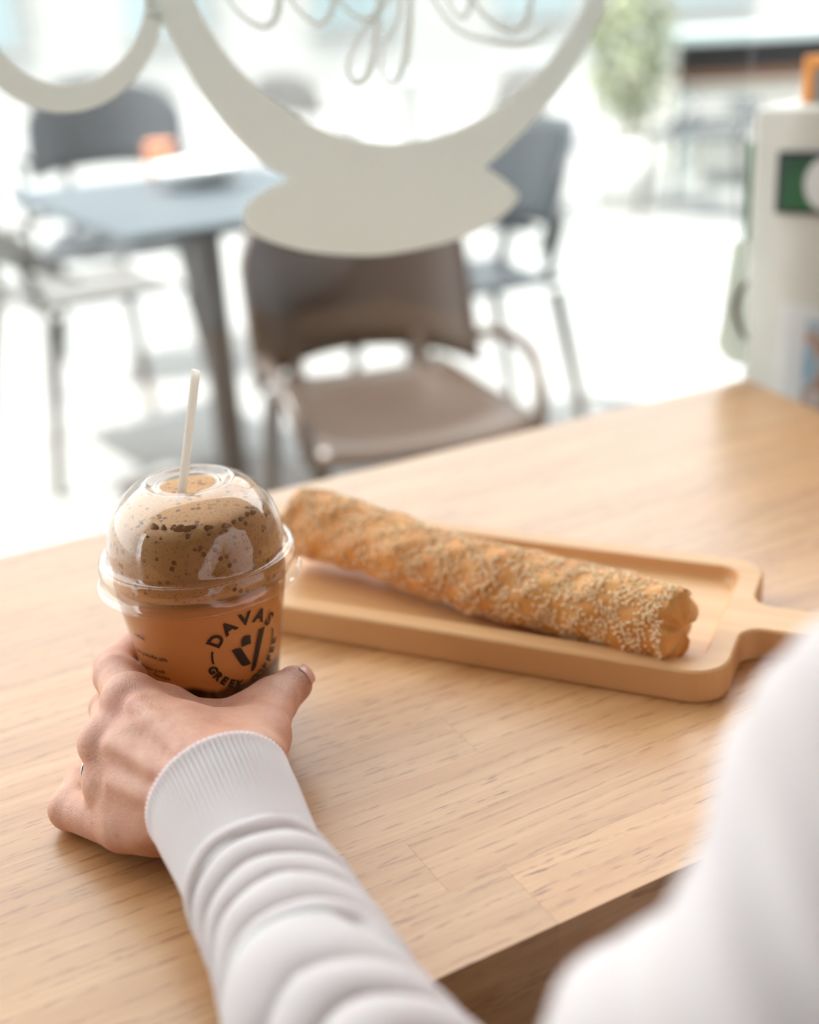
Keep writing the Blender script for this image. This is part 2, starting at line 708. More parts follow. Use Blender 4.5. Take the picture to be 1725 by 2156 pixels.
def foam_material():
    t = NT('coffee_foam')
    b = t.bsdf(rough=0.55)
    b.inputs['Subsurface Weight'].default_value = 0.25
    b.inputs['Subsurface Radius'].default_value = (0.004, 0.002, 0.001)
    v = t.coords((1, 1, 1))
    small = t.n('ShaderNodeTexVoronoi', feature='F1')
    small.inputs['Scale'].default_value = 620
    t.l(v, small.inputs['Vector'])
    mid = t.n('ShaderNodeTexVoronoi', feature='F1')
    mid.inputs['Scale'].default_value = 230
    mid.inputs['Randomness'].default_value = 1.0
    t.l(v, mid.inputs['Vector'])
    zone = t.noise(v, 55, 3)
    zr = t.ramp(zone, [(0.36, (0.15,) * 3), (0.56, (1,) * 3)])
    s1 = t.ramp(small.outputs['Distance'], [(0.20, (1,) * 3), (0.32, (0,) * 3)])
    s2 = t.ramp(mid.outputs['Distance'], [(0.24, (1,) * 3), (0.31, (0,) * 3)])
    m2 = t.n('ShaderNodeMath', operation='MULTIPLY')
    t.l(s2, m2.inputs[0]); t.l(zr, m2.inputs[1])
    m1 = t.n('ShaderNodeMath', operation='MULTIPLY')
    m1.inputs[1].default_value = 0.55
    t.l(s1, m1.inputs[0])
    mm = t.n('ShaderNodeMath', operation='MAXIMUM')
    t.l(m1.outputs[0], mm.inputs[0]); t.l(m2.outputs[0], mm.inputs[1])
    low = t.noise(v, 40, 2)
    base = t.mix(low, (0.60, 0.285, 0.095), (0.70, 0.37, 0.14))
    c = t.mix(mm.outputs[0], base, (0.25, 0.095, 0.03))
    t.l(c, b.inputs['Base Color'])
    t.bump(mm.outputs[0], b, -0.5, 0.0006)
    return t.m


M['coffee'] = coffee_material()
M['foam'] = foam_material()
M['bubble'] = plain('foam_bubble', (0.33, 0.145, 0.05), 0.3)
M['plastic'] = thin_clear('clear_cup_plastic', (0.985, 0.98, 0.975), 1.35, 0.03)
M['lid'] = thin_clear('clear_lid_plastic', (0.985, 0.985, 0.985), 1.57, 0.006, 0.015)
M['ink'] = plain('dark_brown_ink', (0.028, 0.016, 0.012), 0.45)
M['straw'] = None

cup = empty('coffee_cup', (*CUP, 0))
tag(cup, 'clear plastic cup of iced coffee with a domed lid held in the hand', 'cup')
# wall with real thickness
t_w = 0.0005
prof = [(0.0, 0.0006), (0.0270, 0.0006), (0.0285, 0.0)] + [(cup_r(z), z) for z in np.linspace(0.002, 0.084, 14)] + [(0.0435, 0.0848), (0.0445, 0.086)]
b = MB().lathe(prof, 96)
o = b.build('cup_wall', M['plastic'], cup, smooth=True)
# the drink: dark syrup below, milky coffee above
prof = [(0.0, 0.0015), (0.0275, 0.0015), (0.0283, 0.0022)] + [(cup_r(z) - 0.0006, z) for z in np.linspace(0.004, 0.086, 24)] + [(0.0, 0.0862)]
liquid = MB().lathe(prof, 96).build('coffee', M['coffee'], cup, smooth=True)
# foam that fills the dome
def dome_r(z):
    pts = [(0.0840, 0.0410), (0.0985, 0.0424), (0.104, 0.0420), (0.110, 0.0409), (0.116, 0.0389), (0.121, 0.0362), (0.1255, 0.0325), (0.1290, 0.0285), (0.1312, 0.0245), (0.1325, 0.0205)]
    zs = [p[0] for p in pts]
    return float(np.interp(z, zs, [p[1] for p in pts]))


nf = 128
fv, ff = [], []
levels = list(np.linspace(0.0842, 0.1185, 26))
for i, z in enumerate(levels):
    for k in range(nf):
        a = 2 * math.pi * k / nf
        tilt = 0.0022 * math.cos(a - 0.55) * (i / 25) ** 2
        rr = dome_r(z + tilt) - 0.0009
        fv.append((rr * math.cos(a), rr * math.sin(a), z + tilt))
for j, (s, dz) in enumerate(((0.94, 0.0026), (0.82, 0.0042), (0.65, 0.0058), (0.45, 0.0068), (0.2, 0.0070))):
    for k in range(nf):
        a = 2 * math.pi * k / nf
        tilt = 0.0022 * math.cos(a - 0.55)
        rr = (dome_r(0.1185 + tilt) - 0.0009) * s
        fv.append((rr * math.cos(a), rr * math.sin(a), 0.1185 + tilt * s + dz))
nl = len(levels) + 5
for i in range(nl - 1):
    for k in range(nf):
        ff.append((i * nf + k, i * nf + (k + 1) % nf, (i + 1) * nf + (k + 1) % nf, (i + 1) * nf + k))
ff.append(tuple((nl - 1) * nf + k for k in range(nf)))
foam = new_obj('foam', fv, ff, M['foam'], cup)


def dome_hit(px, py, off=0.0):
    """point of the foam side under a photograph pixel, cup frame"""
    d = ray(px, py)
    best = None
    for s in np.linspace(0.47, 0.60, 1500):
        p = CAM + d * s
        q = p[:2] - CUP
        if 0.084 < p[2] < 0.1215 and math.hypot(*q) < dome_r(p[2]) - 0.0009 + off:
            return np.array([q[0], q[1], p[2]])
    return best


# large open bubbles that show in the foam
bub = [(278, 1089, 4), (296, 1101, 5), (324, 1110, 8), (344, 1112, 7), (366, 1112, 7), (378, 1114, 9), (394, 1114, 8), (404, 1111, 6), (437, 1111, 6), (446, 1110, 4), (475, 1107, 6), (484, 1107, 4), (493, 1099, 5), (508, 1093, 6), (522, 1082, 6), (534, 1079, 7), (554, 1066, 4), (466, 1124, 5), (441, 1126, 4), (478, 1118, 4), (553, 1108, 4), (512, 1126, 3), (340, 1098, 4), (352, 1096, 5), (411, 1158, 4), (420, 1159, 4), (310, 1130, 3), (338, 1134, 3), (395, 1133, 3), (460, 1142, 3)]
for i, (bx, by, br) in enumerate(bub):
    p = dome_hit(bx, by)
    if p is None:
        continue
    nrm = np.array([p[0], p[1], 0.012]); nrm /= np.linalg.norm(nrm)
    a_ = np.cross((0, 0, 1.0), nrm); a_ /= np.linalg.norm(a_)
    b_ = np.cross(nrm, a_)
    rr = br * 0.545 / FPX * 1.05
    v, f = [], []
    n1 = 12
    sx = rs.uniform(1.0, 1.45)
    for ring, (s, hgt) in enumerate(((1.0, -0.1), (0.75, 0.12), (0.35, 0.2))):
        for k in range(n1):
            t = 2 * math.pi * k / n1
            wob = 1 + 0.12 * math.sin(3 * t + i)
            v.append(p + rr * s * wob * (a_ * math.cos(t) * sx + b_ * math.sin(t)) + nrm * rr * hgt)
    for ring in range(2):
        for k in range(n1):
            f.append((ring * n1 + k, ring * n1 + (k + 1) % n1, (ring + 1) * n1 + (k + 1) % n1, (ring + 1) * n1 + k))
    f.append(tuple(2 * n1 + k for k in range(n1)))
    new_obj('bubble', v, f, M['bubble'], foam)

# domed lid with a sip hole, a bead and a flared skirt
lid_prof = [(0.0128, 0.1298), (0.0132, 0.1307), (0.0140, 0.1310), (0.0150, 0.1306), (0.0160, 0.1302), (0.0176, 0.1306), (0.0190, 0.1318), (0.0205, 0.1325), (0.0225, 0.1320)]
lid_prof += [(dome_r(z), z) for z in (0.1312, 0.1302, 0.1290, 0.1273, 0.1255, 0.1233, 0.121, 0.1186, 0.116, 0.113, 0.110, 0.107, 0.104, 0.101, 0.0995)]
lid_prof += [(0.0427, 0.0978), (0.0436, 0.0970), (0.0446, 0.0971), (0.0456, 0.0976), (0.0464, 0.0974), (0.0468, 0.0966), (0.0468, 0.0945), (0.0472, 0.0936), (0.0471, 0.0925), (0.0466, 0.0915), (0.0468, 0.0895), (0.0475, 0.0870), (0.0482, 0.0853), (0.0490, 0.0846), (0.0493, 0.0840), (0.0490, 0.0836)]
lid = MB().lathe(lid_prof, 128).build('domed_lid', M['lid'], cup, smooth=True)
so = lid.modifiers.new('thick', 'SOLIDIFY'); so.thickness = 0.00035; so.offset = 0
# embossed letters low on the dome
v, f = text_mesh('DI', 0.0055, 0.00005)
pe = dome_hit(432, 1192, 0.0009)
if pe is not None:
    a0 = math.atan2(pe[1], pe[0])
    vv = []
    for x, y, z in v:
        zz = pe[2] + y - 0.002
        rr = dome_r(zz) + 0.0003
        vv.append((rr * math.cos(a0 + x / rr), rr * math.sin(a0 + x / rr), zz))
    new_obj('embossed_letters', vv, f, M['lid'], lid, smooth=False)


# print on the wall ---------------------------------------------------------
def wall_hit(px, py):
    d = ray(px, py)
    for s in np.linspace(0.45, 0.62, 3400):
        p = CAM + d * s
        q = p[:2] - CUP
        if p[2] < 0.086 and math.hypot(*q) < cup_r(p[2]) + 0.0003:
            return math.atan2(q[1], q[0]), p[2]
    return None


def wrap(v, a0, z0, off=0.0003):
    out = []
    rc = cup_r(z0)
    for p in v:
        z = z0 + p[1]
        a = a0 + p[0] / rc
        r = cup_r(z) + off
        out.append((r * math.cos(a), r * math.sin(a), z))
    return out


A0, Z0 = wall_hit(521, 1368)
ink = MB()
def put_text(s, size, rad, deg_mid, step, bottom=False):
    n = len(s)
    for i, ch in enumerate(s):
        if ch == ' ':
            continue
        v, f = text_mesh(ch, size, 0.00042)
        h = size * 0.36
        k = (i - (n - 1) / 2)
        if not bottom:
            ang = math.radians(deg_mid - k * step)
            rot = ang - math.pi / 2
            c = np.array([rad * math.cos(ang), rad * math.sin(ang)])
        else:
            ang = math.radians(deg_mid + k * step)
            rot = ang + math.pi / 2
            c = np.array([rad * math.cos(ang), rad * math.sin(ang)])
        cs, sn = math.cos(rot), math.sin(rot)
        vv = [(c[0] + x * cs - (y - h) * sn, c[1] + x * sn + (y - h) * cs) for x, y, z in v]
        ink.add(wrap(vv, A0, Z0), f)


put_text('DAVAS', 0.0090, 0.0178, 92, 27)
put_text('GREEK COFFEE', 0.0058, 0.0186, 274, 13.4, bottom=True)
for d0, d1 in ((166, 190), (14, -8)):
    arc = [math.radians(x) for x in np.linspace(d0, d1, 9)]
    poly = [(0.0178 * math.cos(a), 0.0178 * math.sin(a)) for a in arc] + [(0.0167 * math.cos(a), 0.0167 * math.sin(a)) for a in arc[::-1]]
    m = len(arc)
    ink.add(wrap(poly, A0, Z0), [(k, k + 1, 2 * m - 2 - k, 2 * m - 1 - k) for k in range(m - 1)])
# the emblem: a tick of three shapes, outlines read from the wall
emb = [[(1325, 345), (1275, 375), (1242, 545), (1208, 715), (1222, 720), (1240, 703), (1256, 670), (1290, 510)],
       [(1050, 545), (1090, 530), (1128, 524), (1170, 590), (1212, 655), (1180, 672), (1150, 678), (1130, 668), (1090, 610)],
       [(1131, 522), (1130, 470), (1140, 442), (1165, 424), (1206, 418), (1208, 452), (1212, 490), (1170, 505)]]
for poly in emb:
    pts = []
    for x, y in poly:
        a, z = wall_hit(220 + x / 3.92, 1230 + y / 3.92)
        r = cup_r(z) + 0.0003
        pts.append((r * math.cos(a), r * math.sin(a), z))
    c = np.mean(pts, 0)
    n = len(pts)
    cc = math.atan2(c[1], c[0]); rr = cup_r(c[2]) + 0.0003
    pts.append((rr * math.cos(cc), rr * math.sin(cc), c[2]))
    ink.add(pts, [(k, (k + 1) % n, n) for k in range(n)])
ink.build('printed_logo', M['ink'], cup)
small = MB()
for s, x0, y0, x1, y1, size in (('coffee', 283, 1334, 304, 1346, 0.0030), ('davas_greekcoffee_splita', 288, 1366, 352, 1390, 0.0030), ('instagram greek', 296, 1396, 348, 1415, 0.0030), ('davas', 322, 1418, 358, 1430, 0.0030)):
    ha, hb = wall_hit(x0, y0), wall_hit(x1, y1)
    if ha is None or hb is None:
        continue
    v, f = text_mesh(s, size, 0.00006)
    am, zm = (ha[0] + hb[0]) / 2, (ha[1] + hb[1]) / 2
    wdt = abs(hb[0] - ha[0]) * cup_r(zm)
    k = wdt / max(np.ptp(v[:, 0]), 1e-6)
    dz = hb[1] - ha[1]
    small.add(wrap([(x * k, y + dz * (x * k / wdt) - size * 0.3) for x, y, z in v], am, zm), f)
small.build('printed_small_text', M['ink'], cup)

# straw ---------------------------------------------------------------------
def straw_material():
    t = NT('white_straw')
    d = t.n('ShaderNodeBsdfPrincipled')
    d.inputs['Base Color'].default_value = (0.88, 0.85, 0.82, 1)
    d.inputs['Roughness'].default_value = 0.35
    tl = t.n('ShaderNodeBsdfTranslucent')
    tl.inputs[0].default_value = (0.95, 0.93, 0.90, 1)
    mx = t.n('ShaderNodeMixShader')
    mx.inputs[0].default_value = 0.8
    t.l(d.outputs[0], mx.inputs[1]); t.l(tl.outputs[0], mx.inputs[2])
    t.l(mx.outputs[0], t.out.inputs['Surface'])
    return t.m


M['straw'] = straw_material()
s0 = np.array(at(385, 1020, 0.1300))
dvec = ray(413, 779)
# top of the straw: same distance from the window as its foot, leaning slightly
k = (s0[1] + 0.006) / dvec[1]
s1 = CAM + dvec * k
ax = (s1 - s0); L = np.linalg.norm(ax); ax /= L
foot = s0 - ax * 0.0075
n = 24
fr_a, fr_b = frames([foot, s1])[0]
v, f = [], []
for p, r in ((foot, 0.0021), (s1, 0.0021), (s1, 0.0018), (foot, 0.0018)):
    for q in range(n):
        a = 2 * math.pi * q / n
        v.append(p - foot + r * (fr_a * math.cos(a) + fr_b * math.sin(a)))
for i in range(4):
    for q in range(n):
        j = (i + 1) % 4
        f.append((i * n + q, i * n + (q + 1) % n, j * n + (q + 1) % n, j * n + q))
straw = new_obj('drinking_straw', v, f, M['straw'])
straw.location = tuple(foot)
em = straw.modifiers.new('edge', 'EDGE_SPLIT')
tag(straw, 'thin white drinking straw standing in the lid of the coffee cup', 'straw')

# ------------------------------------------------------------------ serving board
def board_material():
    t = NT('bamboo_board')
    b = t.bsdf(rough=0.42)
    v = t.coords((5, 70, 8))
    n1 = t.noise(v, 2.0, 5, 0.6)
    strip = t.n('ShaderNodeTexBrick')
    strip.inputs['Scale'].default_value = 1.0
    strip.inputs['Mortar Size'].default_value = 0.0
    strip.inputs['Brick Width'].default_value = 0.9
    strip.inputs['Row Height'].default_value = 0.021
    strip.inputs['Color1'].default_value = (0.77, 0.465, 0.225, 1)
    strip.inputs['Color2'].default_value = (0.71, 0.405, 0.185, 1)
    t.l(t.coords((1, 1, 1)), strip.inputs['Vector'])
    c = t.mix(t.ramp(n1, [(0.35, (0.45,) * 3), (0.65, (0,) * 3)]), strip.outputs[0], (0.58, 0.29, 0.115))
    t.l(c, b.inputs['Base Color'])
    return t.m


M['board'] = board_material()
BT = 0.0185
BA = math.radians(-25.6)
bx_ = np.array([math.cos(BA), math.sin(BA), 0]); by_ = np.array([-math.sin(BA), math.cos(BA), 0])
nr = at(1505, 1415, BT); fr = at(1539, 1174, BT); rt_ = at(1593, 1250, BT); nl_ = at(700, 1300, BT)
# extents in the board frame
yn = float((nl_ @ by_ + nr @ by_) / 2); yf = float(fr @ by_); xr = float(rt_ @ bx_)
BW = yf - yn
BL = 0.335
bc = bx_ * (xr - BL / 2) + by_ * ((yn + yf) / 2)
board = empty('serving_board', (bc[0], bc[1], 0), BA)
tag(board, 'bamboo serving board with a sunken tray and handle under the sesame pastry', 'serving board')
hw = 0.0145           # half width of the handle
hx0 = BL / 2
outl = []
rr = 0.02
def arc(cx, cy, r, a0, a1, n=8):
    return [(cx + r * math.cos(math.radians(a0 + (a1 - a0) * k / n)), cy + r * math.sin(math.radians(a0 + (a1 - a0) * k / n))) for k in range(n + 1)]


fl = 0.012
outl += arc(BL / 2 - rr, -BW / 2 + rr, rr, -90, 0)
outl += arc(hx0 + fl, -hw - fl, fl, 180, 90)
outl += arc(hx0 + 0.115, 0, hw + 0.001, -90, 90, 14)
outl += arc(hx0 + fl, hw + fl, fl, 270, 180)
outl += arc(BL / 2 - rr, BW / 2 - rr, rr, 0, 90)
outl += arc(-BL / 2 + rr, BW / 2 - rr, rr, 90, 180)
outl += arc(-BL / 2 + rr, -BW / 2 + rr, rr, 180, 270)
RIM = 0.0125
inner = round_rect(BL - 2 * RIM, BW - 2 * RIM, 0.012)
inner2 = round_rect(BL - 2 * RIM - 0.007, BW - 2 * RIM - 0.007, 0.0105)
DEEP = 0.0085
bv = 0.0012
mb = MB()
v, f = mesh_from_curve_fill([outl], (BT - DEEP - 0.0) / 2 - 0.0004, 0.0)
# one closed body: outer skin, rim with the hole, sloping tray wall, tray floor
no = len(outl)
off = lambda poly, d: [tuple(np.array(p) + d * nrm) for p, nrm in zip(poly, poly_normals(poly))]


def poly_normals(poly):
    P = np.array(poly)
    out = []
    n = len(P)
    for i in range(n):
        a, c_ = P[i - 1], P[(i + 1) % n]
        j = 1
        t = c_ - a
        L = np.linalg.norm(t)
        t = t / L if L > 1e-9 else np.array([1, 0])
        out.append(np.array([t[1], -t[0]]))
    return out


o_in = off(outl, -bv)
ring_lv = [(o_in, 0.0), (outl, bv), (outl, BT - bv), (o_in, BT)]
V = []
for poly, z in ring_lv:
    V += [(p[0], p[1], z) for p in poly]
F = []
for i in range(3):
    for k in range(no):
        F.append((i * no + k, i * no + (k + 1) % no, (i + 1) * no + (k + 1) % no, (i + 1) * no + k))
F.append(tuple(range(no))[::-1])
mb.add(V, F)
v, f = mesh_from_curve_fill([o_in, inner], 0.0)
mb.add([(p[0], p[1], BT) for p in v], f)
ni = len(inner)
V = [(p[0], p[1], BT) for p in inner] + [(p[0], p[1], BT - 0.001) for p in off(inner, -0.0006)] + [(p[0], p[1], BT - DEEP + 0.0025) for p in off(inner, -0.0018)] + [(p[0], p[1], BT - DEEP) for p in inner2]
F = []
for i in range(3):
    for k in range(ni):
        F.append((i * ni + (k + 1) % ni, i * ni + k, (i + 1) * ni + k, (i + 1) * ni + (k + 1) % ni))
F.append(tuple(3 * ni + k for k in range(ni)))
mb.add(V, F)
bo = mb.build('board_body', M['board'], board, smooth=True)
bo.data.polygons.foreach_set('use_smooth', [False] * len(bo.data.polygons))

# ------------------------------------------------------------------ sesame pastry stick
def pastry_material():
    t = NT('baked_crust')
    b = t.bsdf(rough=0.5)
    b.inputs['Subsurface Weight'].default_value = 0.15
    b.inputs['Subsurface Radius'].default_value = (0.004, 0.002, 0.001)
    v = t.coords((1, 1, 1))
    n1 = t.noise(v, 28, 5, 0.6)
    c = t.ramp(n1, [(0.3, (0.58, 0.215, 0.045)), (0.5, (0.72, 0.32, 0.08)), (0.72, (0.80, 0.43, 0.14))])
    t.l(c, b.inputs['Base Color'])
    t.bump(t.noise(v, 300, 3), b, 0.5, 0.001)
    return t.m


M['crust'] = pastry_material()
M['sesame'] = plain('sesame_seed', (0.88, 0.63, 0.36), 0.5, 0.12, 400)
TRAY = BT - DEEP
pr = 0.0205
PA = [(640, 1095), (760, 1132), (900, 1180), (1040, 1222), (1180, 1258), (1300, 1286), (1425, 1318)]
ctr = [np.array(at(x, y, TRAY + pr * 0.98 + zo)) for (x, y), zo in zip(PA, (0.0085, 0.006, 0.0035, 0.0015, 0, 0, 0))]
# the far tip runs over the board edge behind the cup
path = catmull(ctr, 14)
path = [p for p in path]
Ls = np.concatenate([[0], np.cumsum([np.linalg.norm(path[i + 1] - path[i]) for i in range(len(path) - 1)])])
LT = Ls[-1]
pastry_c = path[len(path) // 2].copy(); pastry_c[2] = TRAY
pn = 56
rngp = np.random.default_rng(3)
ph = rngp.uniform(0, 6.28, 12)
def pastry_r(s, a):
    u = s / LT
    r = pr * (1.0 + 0.03 * math.sin(9 * u + 1.0) + 0.02 * math.sin(23 * u + ph[0]))
    r *= 1 + 0.03 * math.sin(3 * a + 14 * u + ph[1]) + 0.02 * math.sin(5 * a - 31 * u + ph[2]) + 0.025 * math.sin(2 * a + 52 * u + ph[3]) + 0.018 * math.sin(8 * a + 71 * u + ph[4])
    return r


fr_ = frames(path)
V, F, N = [], [], []
ends = [(-0.004, 0.05), (-0.0036, 0.45), (-0.002, 0.8)]
seq = []
for e, sc_ in ends:
    seq.append((0, e, sc_))
for i in range(len(path)):
    seq.append((i, 0, 1.0))
for e, sc_ in ends[::-1]:
    seq.append((len(path) - 1, -e, sc_))
for i, e, sc_ in seq:
    a_, b_ = fr_[i]
    tdir = np.cross(a_, b_)
    for k in range(pn):
        t = 2 * math.pi * k / pn
        d = a_ * math.cos(t) + b_ * math.sin(t)
        r = pastry_r(Ls[i], t) * sc_
        extra = tdir * (e + (0.0022 * math.sin(4 * t + 1) + 0.0014 * math.sin(9 * t) if (i == len(path) - 1 and sc_ > 0.4) else 0))
        p = path[i] + d * r + extra
        if p[2] < TRAY + 0.0003:
            p[2] = TRAY + 0.0003
        V.append(p - pastry_c)
nsq = len(seq)
for i in range(nsq - 1):
    for k in range(pn):
        F.append((i * pn + k, i * pn + (k + 1) % pn, (i + 1) * pn + (k + 1) % pn, (i + 1) * pn + k))
F.append(tuple(range(pn))[::-1])
F.append(tuple((nsq - 1) * pn + k for k in range(pn)))
pastry = empty('sesame_pastry', pastry_c)
tag(pastry, 'long golden baked pastry stick coated in sesame seeds on the board', 'pastry')
new_obj('crust', V, F, M['crust'], pastry)
# seeds
sv = [(-1, 0, 0), (1, 0, 0), (-0.15, 0.62, 0), (-0.15, -0.62, 0), (-0.15, 0, 0.5), (-0.15, 0, -0.3)]
sf = [(0, 4, 2), (0, 2, 5), (0, 5, 3), (0, 3, 4), (1, 2, 4), (1, 5, 2), (1, 3, 5), (1, 4, 3)]
sv = np.array(sv)
SV, SF = [], []
for q in range(8500):
    fi = rngp.uniform(0, len(path) - 1.001)
    i = int(fi)
    t = rngp.uniform(0, 2 * math.pi)
    clump = math.sin(37 * fi / len(path) * 2 + 3 * t) + math.sin(5 * t - 60 * fi / len(path) + 1) + rngp.uniform(-1.2, 1.2)
    if clump < -0.6:
        continue
    a_, b_ = fr_[i]
    u = fi - i
    c_ = path[i] * (1 - u) + path[i + 1] * u
    s_ = Ls[i] * (1 - u) + Ls[i + 1] * u
    d = a_ * math.cos(t) + b_ * math.sin(t)
    p = c_ + d * (pastry_r(s_, t) + 0.0003)
    if p[2] < TRAY + 0.003:
        continue
    td = np.cross(a_, b_)
    w_ = np.cross(d, td)
    th = rngp.uniform(0, 6.28)
    e1 = td * math.cos(th) + w_ * math.sin(th)
    e1 = e1 + d * rngp.uniform(-0.35, 0.35); e1 /= np.linalg.norm(e1)
    e2 = np.cross(d, e1); e2 /= np.linalg.norm(e2)
    e3 = np.cross(e1, e2)
    L_ = rngp.uniform(0.0012, 0.0018)
    n0 = len(SV)
    for x in sv:
        SV.append(p + (e1 * x[0] + e2 * x[1] + e3 * x[2]) * L_ - pastry_c)
    SF += [tuple(n0 + j for j in q_) for q_ in sf]
so_ = new_obj('sesame_seeds', SV, SF, M['sesame'], pastry, smooth=False)
so_['kind'] = 'stuff'

# ------------------------------------------------------------------ person: left hand round the cup
def skin_material():
    t = NT('skin')
    b = t.bsdf(rough=0.42)
    b.inputs['Subsurface Weight'].default_value = 0.35
    b.inputs['Subsurface Radius'].default_value = (0.009, 0.0035, 0.0018)
    b.inputs['Subsurface Scale'].default_value = 0.6
    v = t.coords((1, 1, 1))
    n1 = t.noise(v, 38, 4, 0.6)
    c = t.ramp(n1, [(0.32, (0.55, 0.25, 0.165)), (0.52, (0.68, 0.36, 0.245)), (0.7, (0.76, 0.45, 0.32))])
    red = t.noise(v, 22, 2)
    c = t.mix(t.ramp(red, [(0.52, (0,) * 3), (0.72, (0.5,) * 3)]), c, (0.60, 0.23, 0.175))
    spots = t.n('ShaderNodeTexVoronoi', feature='F1')
    spots.inputs['Scale'].default_value = 70
    t.l(v, spots.inputs['Vector'])
    c = t.mix(t.ramp(spots.outputs['Distance'], [(0.05, (0.4,) * 3), (0.10, (0,) * 3)]), c, (0.42, 0.17, 0.11))
    t.l(c, b.inputs['Base Color'])
    cr = t.n('ShaderNodeTexVoronoi', feature='DISTANCE_TO_EDGE')
    cr.inputs['Scale'].default_value = 900
    t.l(t.coords((1.0, 0.45, 1.0)), cr.inputs['Vector'])
    hh = t.n('ShaderNodeMath', operation='ADD')
    t.l(t.ramp(cr.outputs['Distance'], [(0.0, (0,) * 3), (0.12, (1,) * 3)]), hh.inputs[0])
    nn = t.n('ShaderNodeMath', operation='MULTIPLY')
    nn.inputs[1].default_value = 2.0
    t.l(t.noise(v, 260, 4, 0.6), nn.inputs[0])
    t.l(nn.outputs[0], hh.inputs[1])
    t.bump(hh.outputs[0], b, 0.35, 0.0005)
    return t.m


M['skin'] = skin_material()
M['nail'] = plain('fingernail', (0.66, 0.36, 0.29), 0.22)
C3 = np.array([CUP[0], CUP[1], 0])


def rel(x, y, z):
    return C3 + np.array([x, y, z])


wr_ = at(478, 1700, 0.0405)
# fingers: (joints, radii)
idx = [at(280, 1480, 0.054), at(242, 1424, 0.0495), rel(-0.0475, -0.010, 0.0405), rel(-0.0415, 0.0150, 0.0385)]
mid = [at(230, 1566, 0.042), at(236, 1512, 0.032), rel(-0.0485, -0.026, 0.027), rel(-0.0430, 0.000, 0.026)]
rin = [at(236, 1652, 0.028), at(222, 1605, 0.0185), rel(-0.0520, -0.036, 0.0135), rel(-0.0440, -0.012, 0.0130)]
pin = [at(262, 1740, 0.0165), at(148, 1702, 0.0100), at(176, 1650, 0.0095), at(212, 1606, 0.0095)]
thu = [at(518, 1640, 0.044), at(552, 1552, 0.040), at(574, 1478, 0.0350), rel(0.0428, -0.0285, 0.0350)]
HAND_J = dict(idx=idx, mid=mid, rin=rin, pin=pin, thu=thu)

S = SDF(np.array([CUP[0] - 0.085, CUP[1] - 0.215, 0.0]), np.array([CUP[0] + 0.085, CUP[1] + 0.035, 0.085]), 0.0011)
def chain(J, R, k=0.003):
    for a, b_, ra, rb in zip(J[:-1], J[1:], R[:-1], R[1:]):
        S.union(S.cone(a, b_, ra, rb), k)


# metacarpals and the mass of the palm
wr_up = at(488, 1662, 0.050)
wr_lo = at(462, 1745, 0.026)
S.union(S.cone(wr_up, idx[0], 0.0145, 0.0115), 0.004)
S.union(S.cone(wr_, mid[0], 0.0170, 0.0115), 0.010)
S.union(S.cone(wr_, rin[0], 0.0165, 0.0110), 0.010)
S.union(S.cone(wr_lo, pin[0], 0.0165, 0.0105), 0.010)
# wrist going into the sleeve
back = at(575, 1905, 0.040)
S.union(S.cone(wr_, back, 0.0205, 0.0195), 0.012)
S.union(S.cone(wr_up, back, 0.0130, 0.018), 0.010)
# palm pads
S.union(S.cone(at(420, 1600, 0.036), at(330, 1560, 0.033), 0.018, 0.015), 0.012)
S.union(S.cone(at(400, 1700, 0.022), at(290, 1690, 0.020), 0.016, 0.013), 0.012)
# thumb ball, thumb, web
S.union(S.cone(wr_up, thu[0], 0.0140, 0.0140), 0.010)
S.union(S.cone(thu[0], thu[1], 0.0140, 0.0118), 0.010)
S.union(S.cone(thu[1], thu[2], 0.0115, 0.0108), 0.006)
S.union(S.cone(thu[2], thu[3], 0.0106, 0.0092), 0.003)
web0 = at(352, 1492, 0.046); web1 = at(450, 1518, 0.034); web2 = at(528, 1502, 0.036)
S.union(S.cone(idx[0], web0, 0.0105, 0.0090), 0.008)
S.union(S.cone(web0, web1, 0.0090, 0.0078), 0.008)
S.union(S.cone(web1, web2, 0.0078, 0.0085), 0.008)
S.union(S.cone(web2, thu[2], 0.0085, 0.0080), 0.008)
S.union(S.cone(at(455, 1615, 0.051), at(400, 1545, 0.048), 0.0120, 0.0110), 0.012)
S.union(S.cone(at(520, 1600, 0.047), at(480, 1545, 0.040), 0.0125, 0.0100), 0.012)
# fingers
chain(idx, [0.0110, 0.0094, 0.0084, 0.0074], 0.004)
chain(mid, [0.0112, 0.0094, 0.0085, 0.0076], 0.003)
chain(rin, [0.0108, 0.0090, 0.0082, 0.0074], 0.003)
chain(pin, [0.0105, 0.0092, 0.0085, 0.0070], 0.003)
# pad of the index finger against the cup
S.union(S.cone(rel(-0.0330, -0.0360, 0.0470), rel(-0.0440, -0.0150, 0.0425), 0.0090, 0.0085), 0.004)
# knuckles
for p, r in ((at(268, 1472, 0.0565), 0.0098), (at(220, 1562, 0.0440), 0.0104), (at(228, 1642, 0.0300), 0.0098)):
    S.union(S.cone(p, p + np.array([0.0005, 0, 0]), r, r), 0.006)
# extensor tendons and veins raised under the skin
def ridge(a, b_, lift, r):
    a, b_ = np.array(a), np.array(b_)
    S.union(S.cone(a, b_, r, r), 0.005)


cam_dir = lambda p: (CAM - p) / np.linalg.norm(CAM - p)
for a, b_, r in ((at(425, 1622, 0.0600), at(285, 1480, 0.0635), 0.0022), (at(410, 1665, 0.0555), at(238, 1565, 0.0515), 0.0026), (at(400, 1708, 0.0480), at(242, 1648, 0.0385), 0.0022), (at(330, 1520, 0.062), at(250, 1545, 0.052), 0.0014)):
    S.union(S.cone(a, b_, r, r), 0.006)
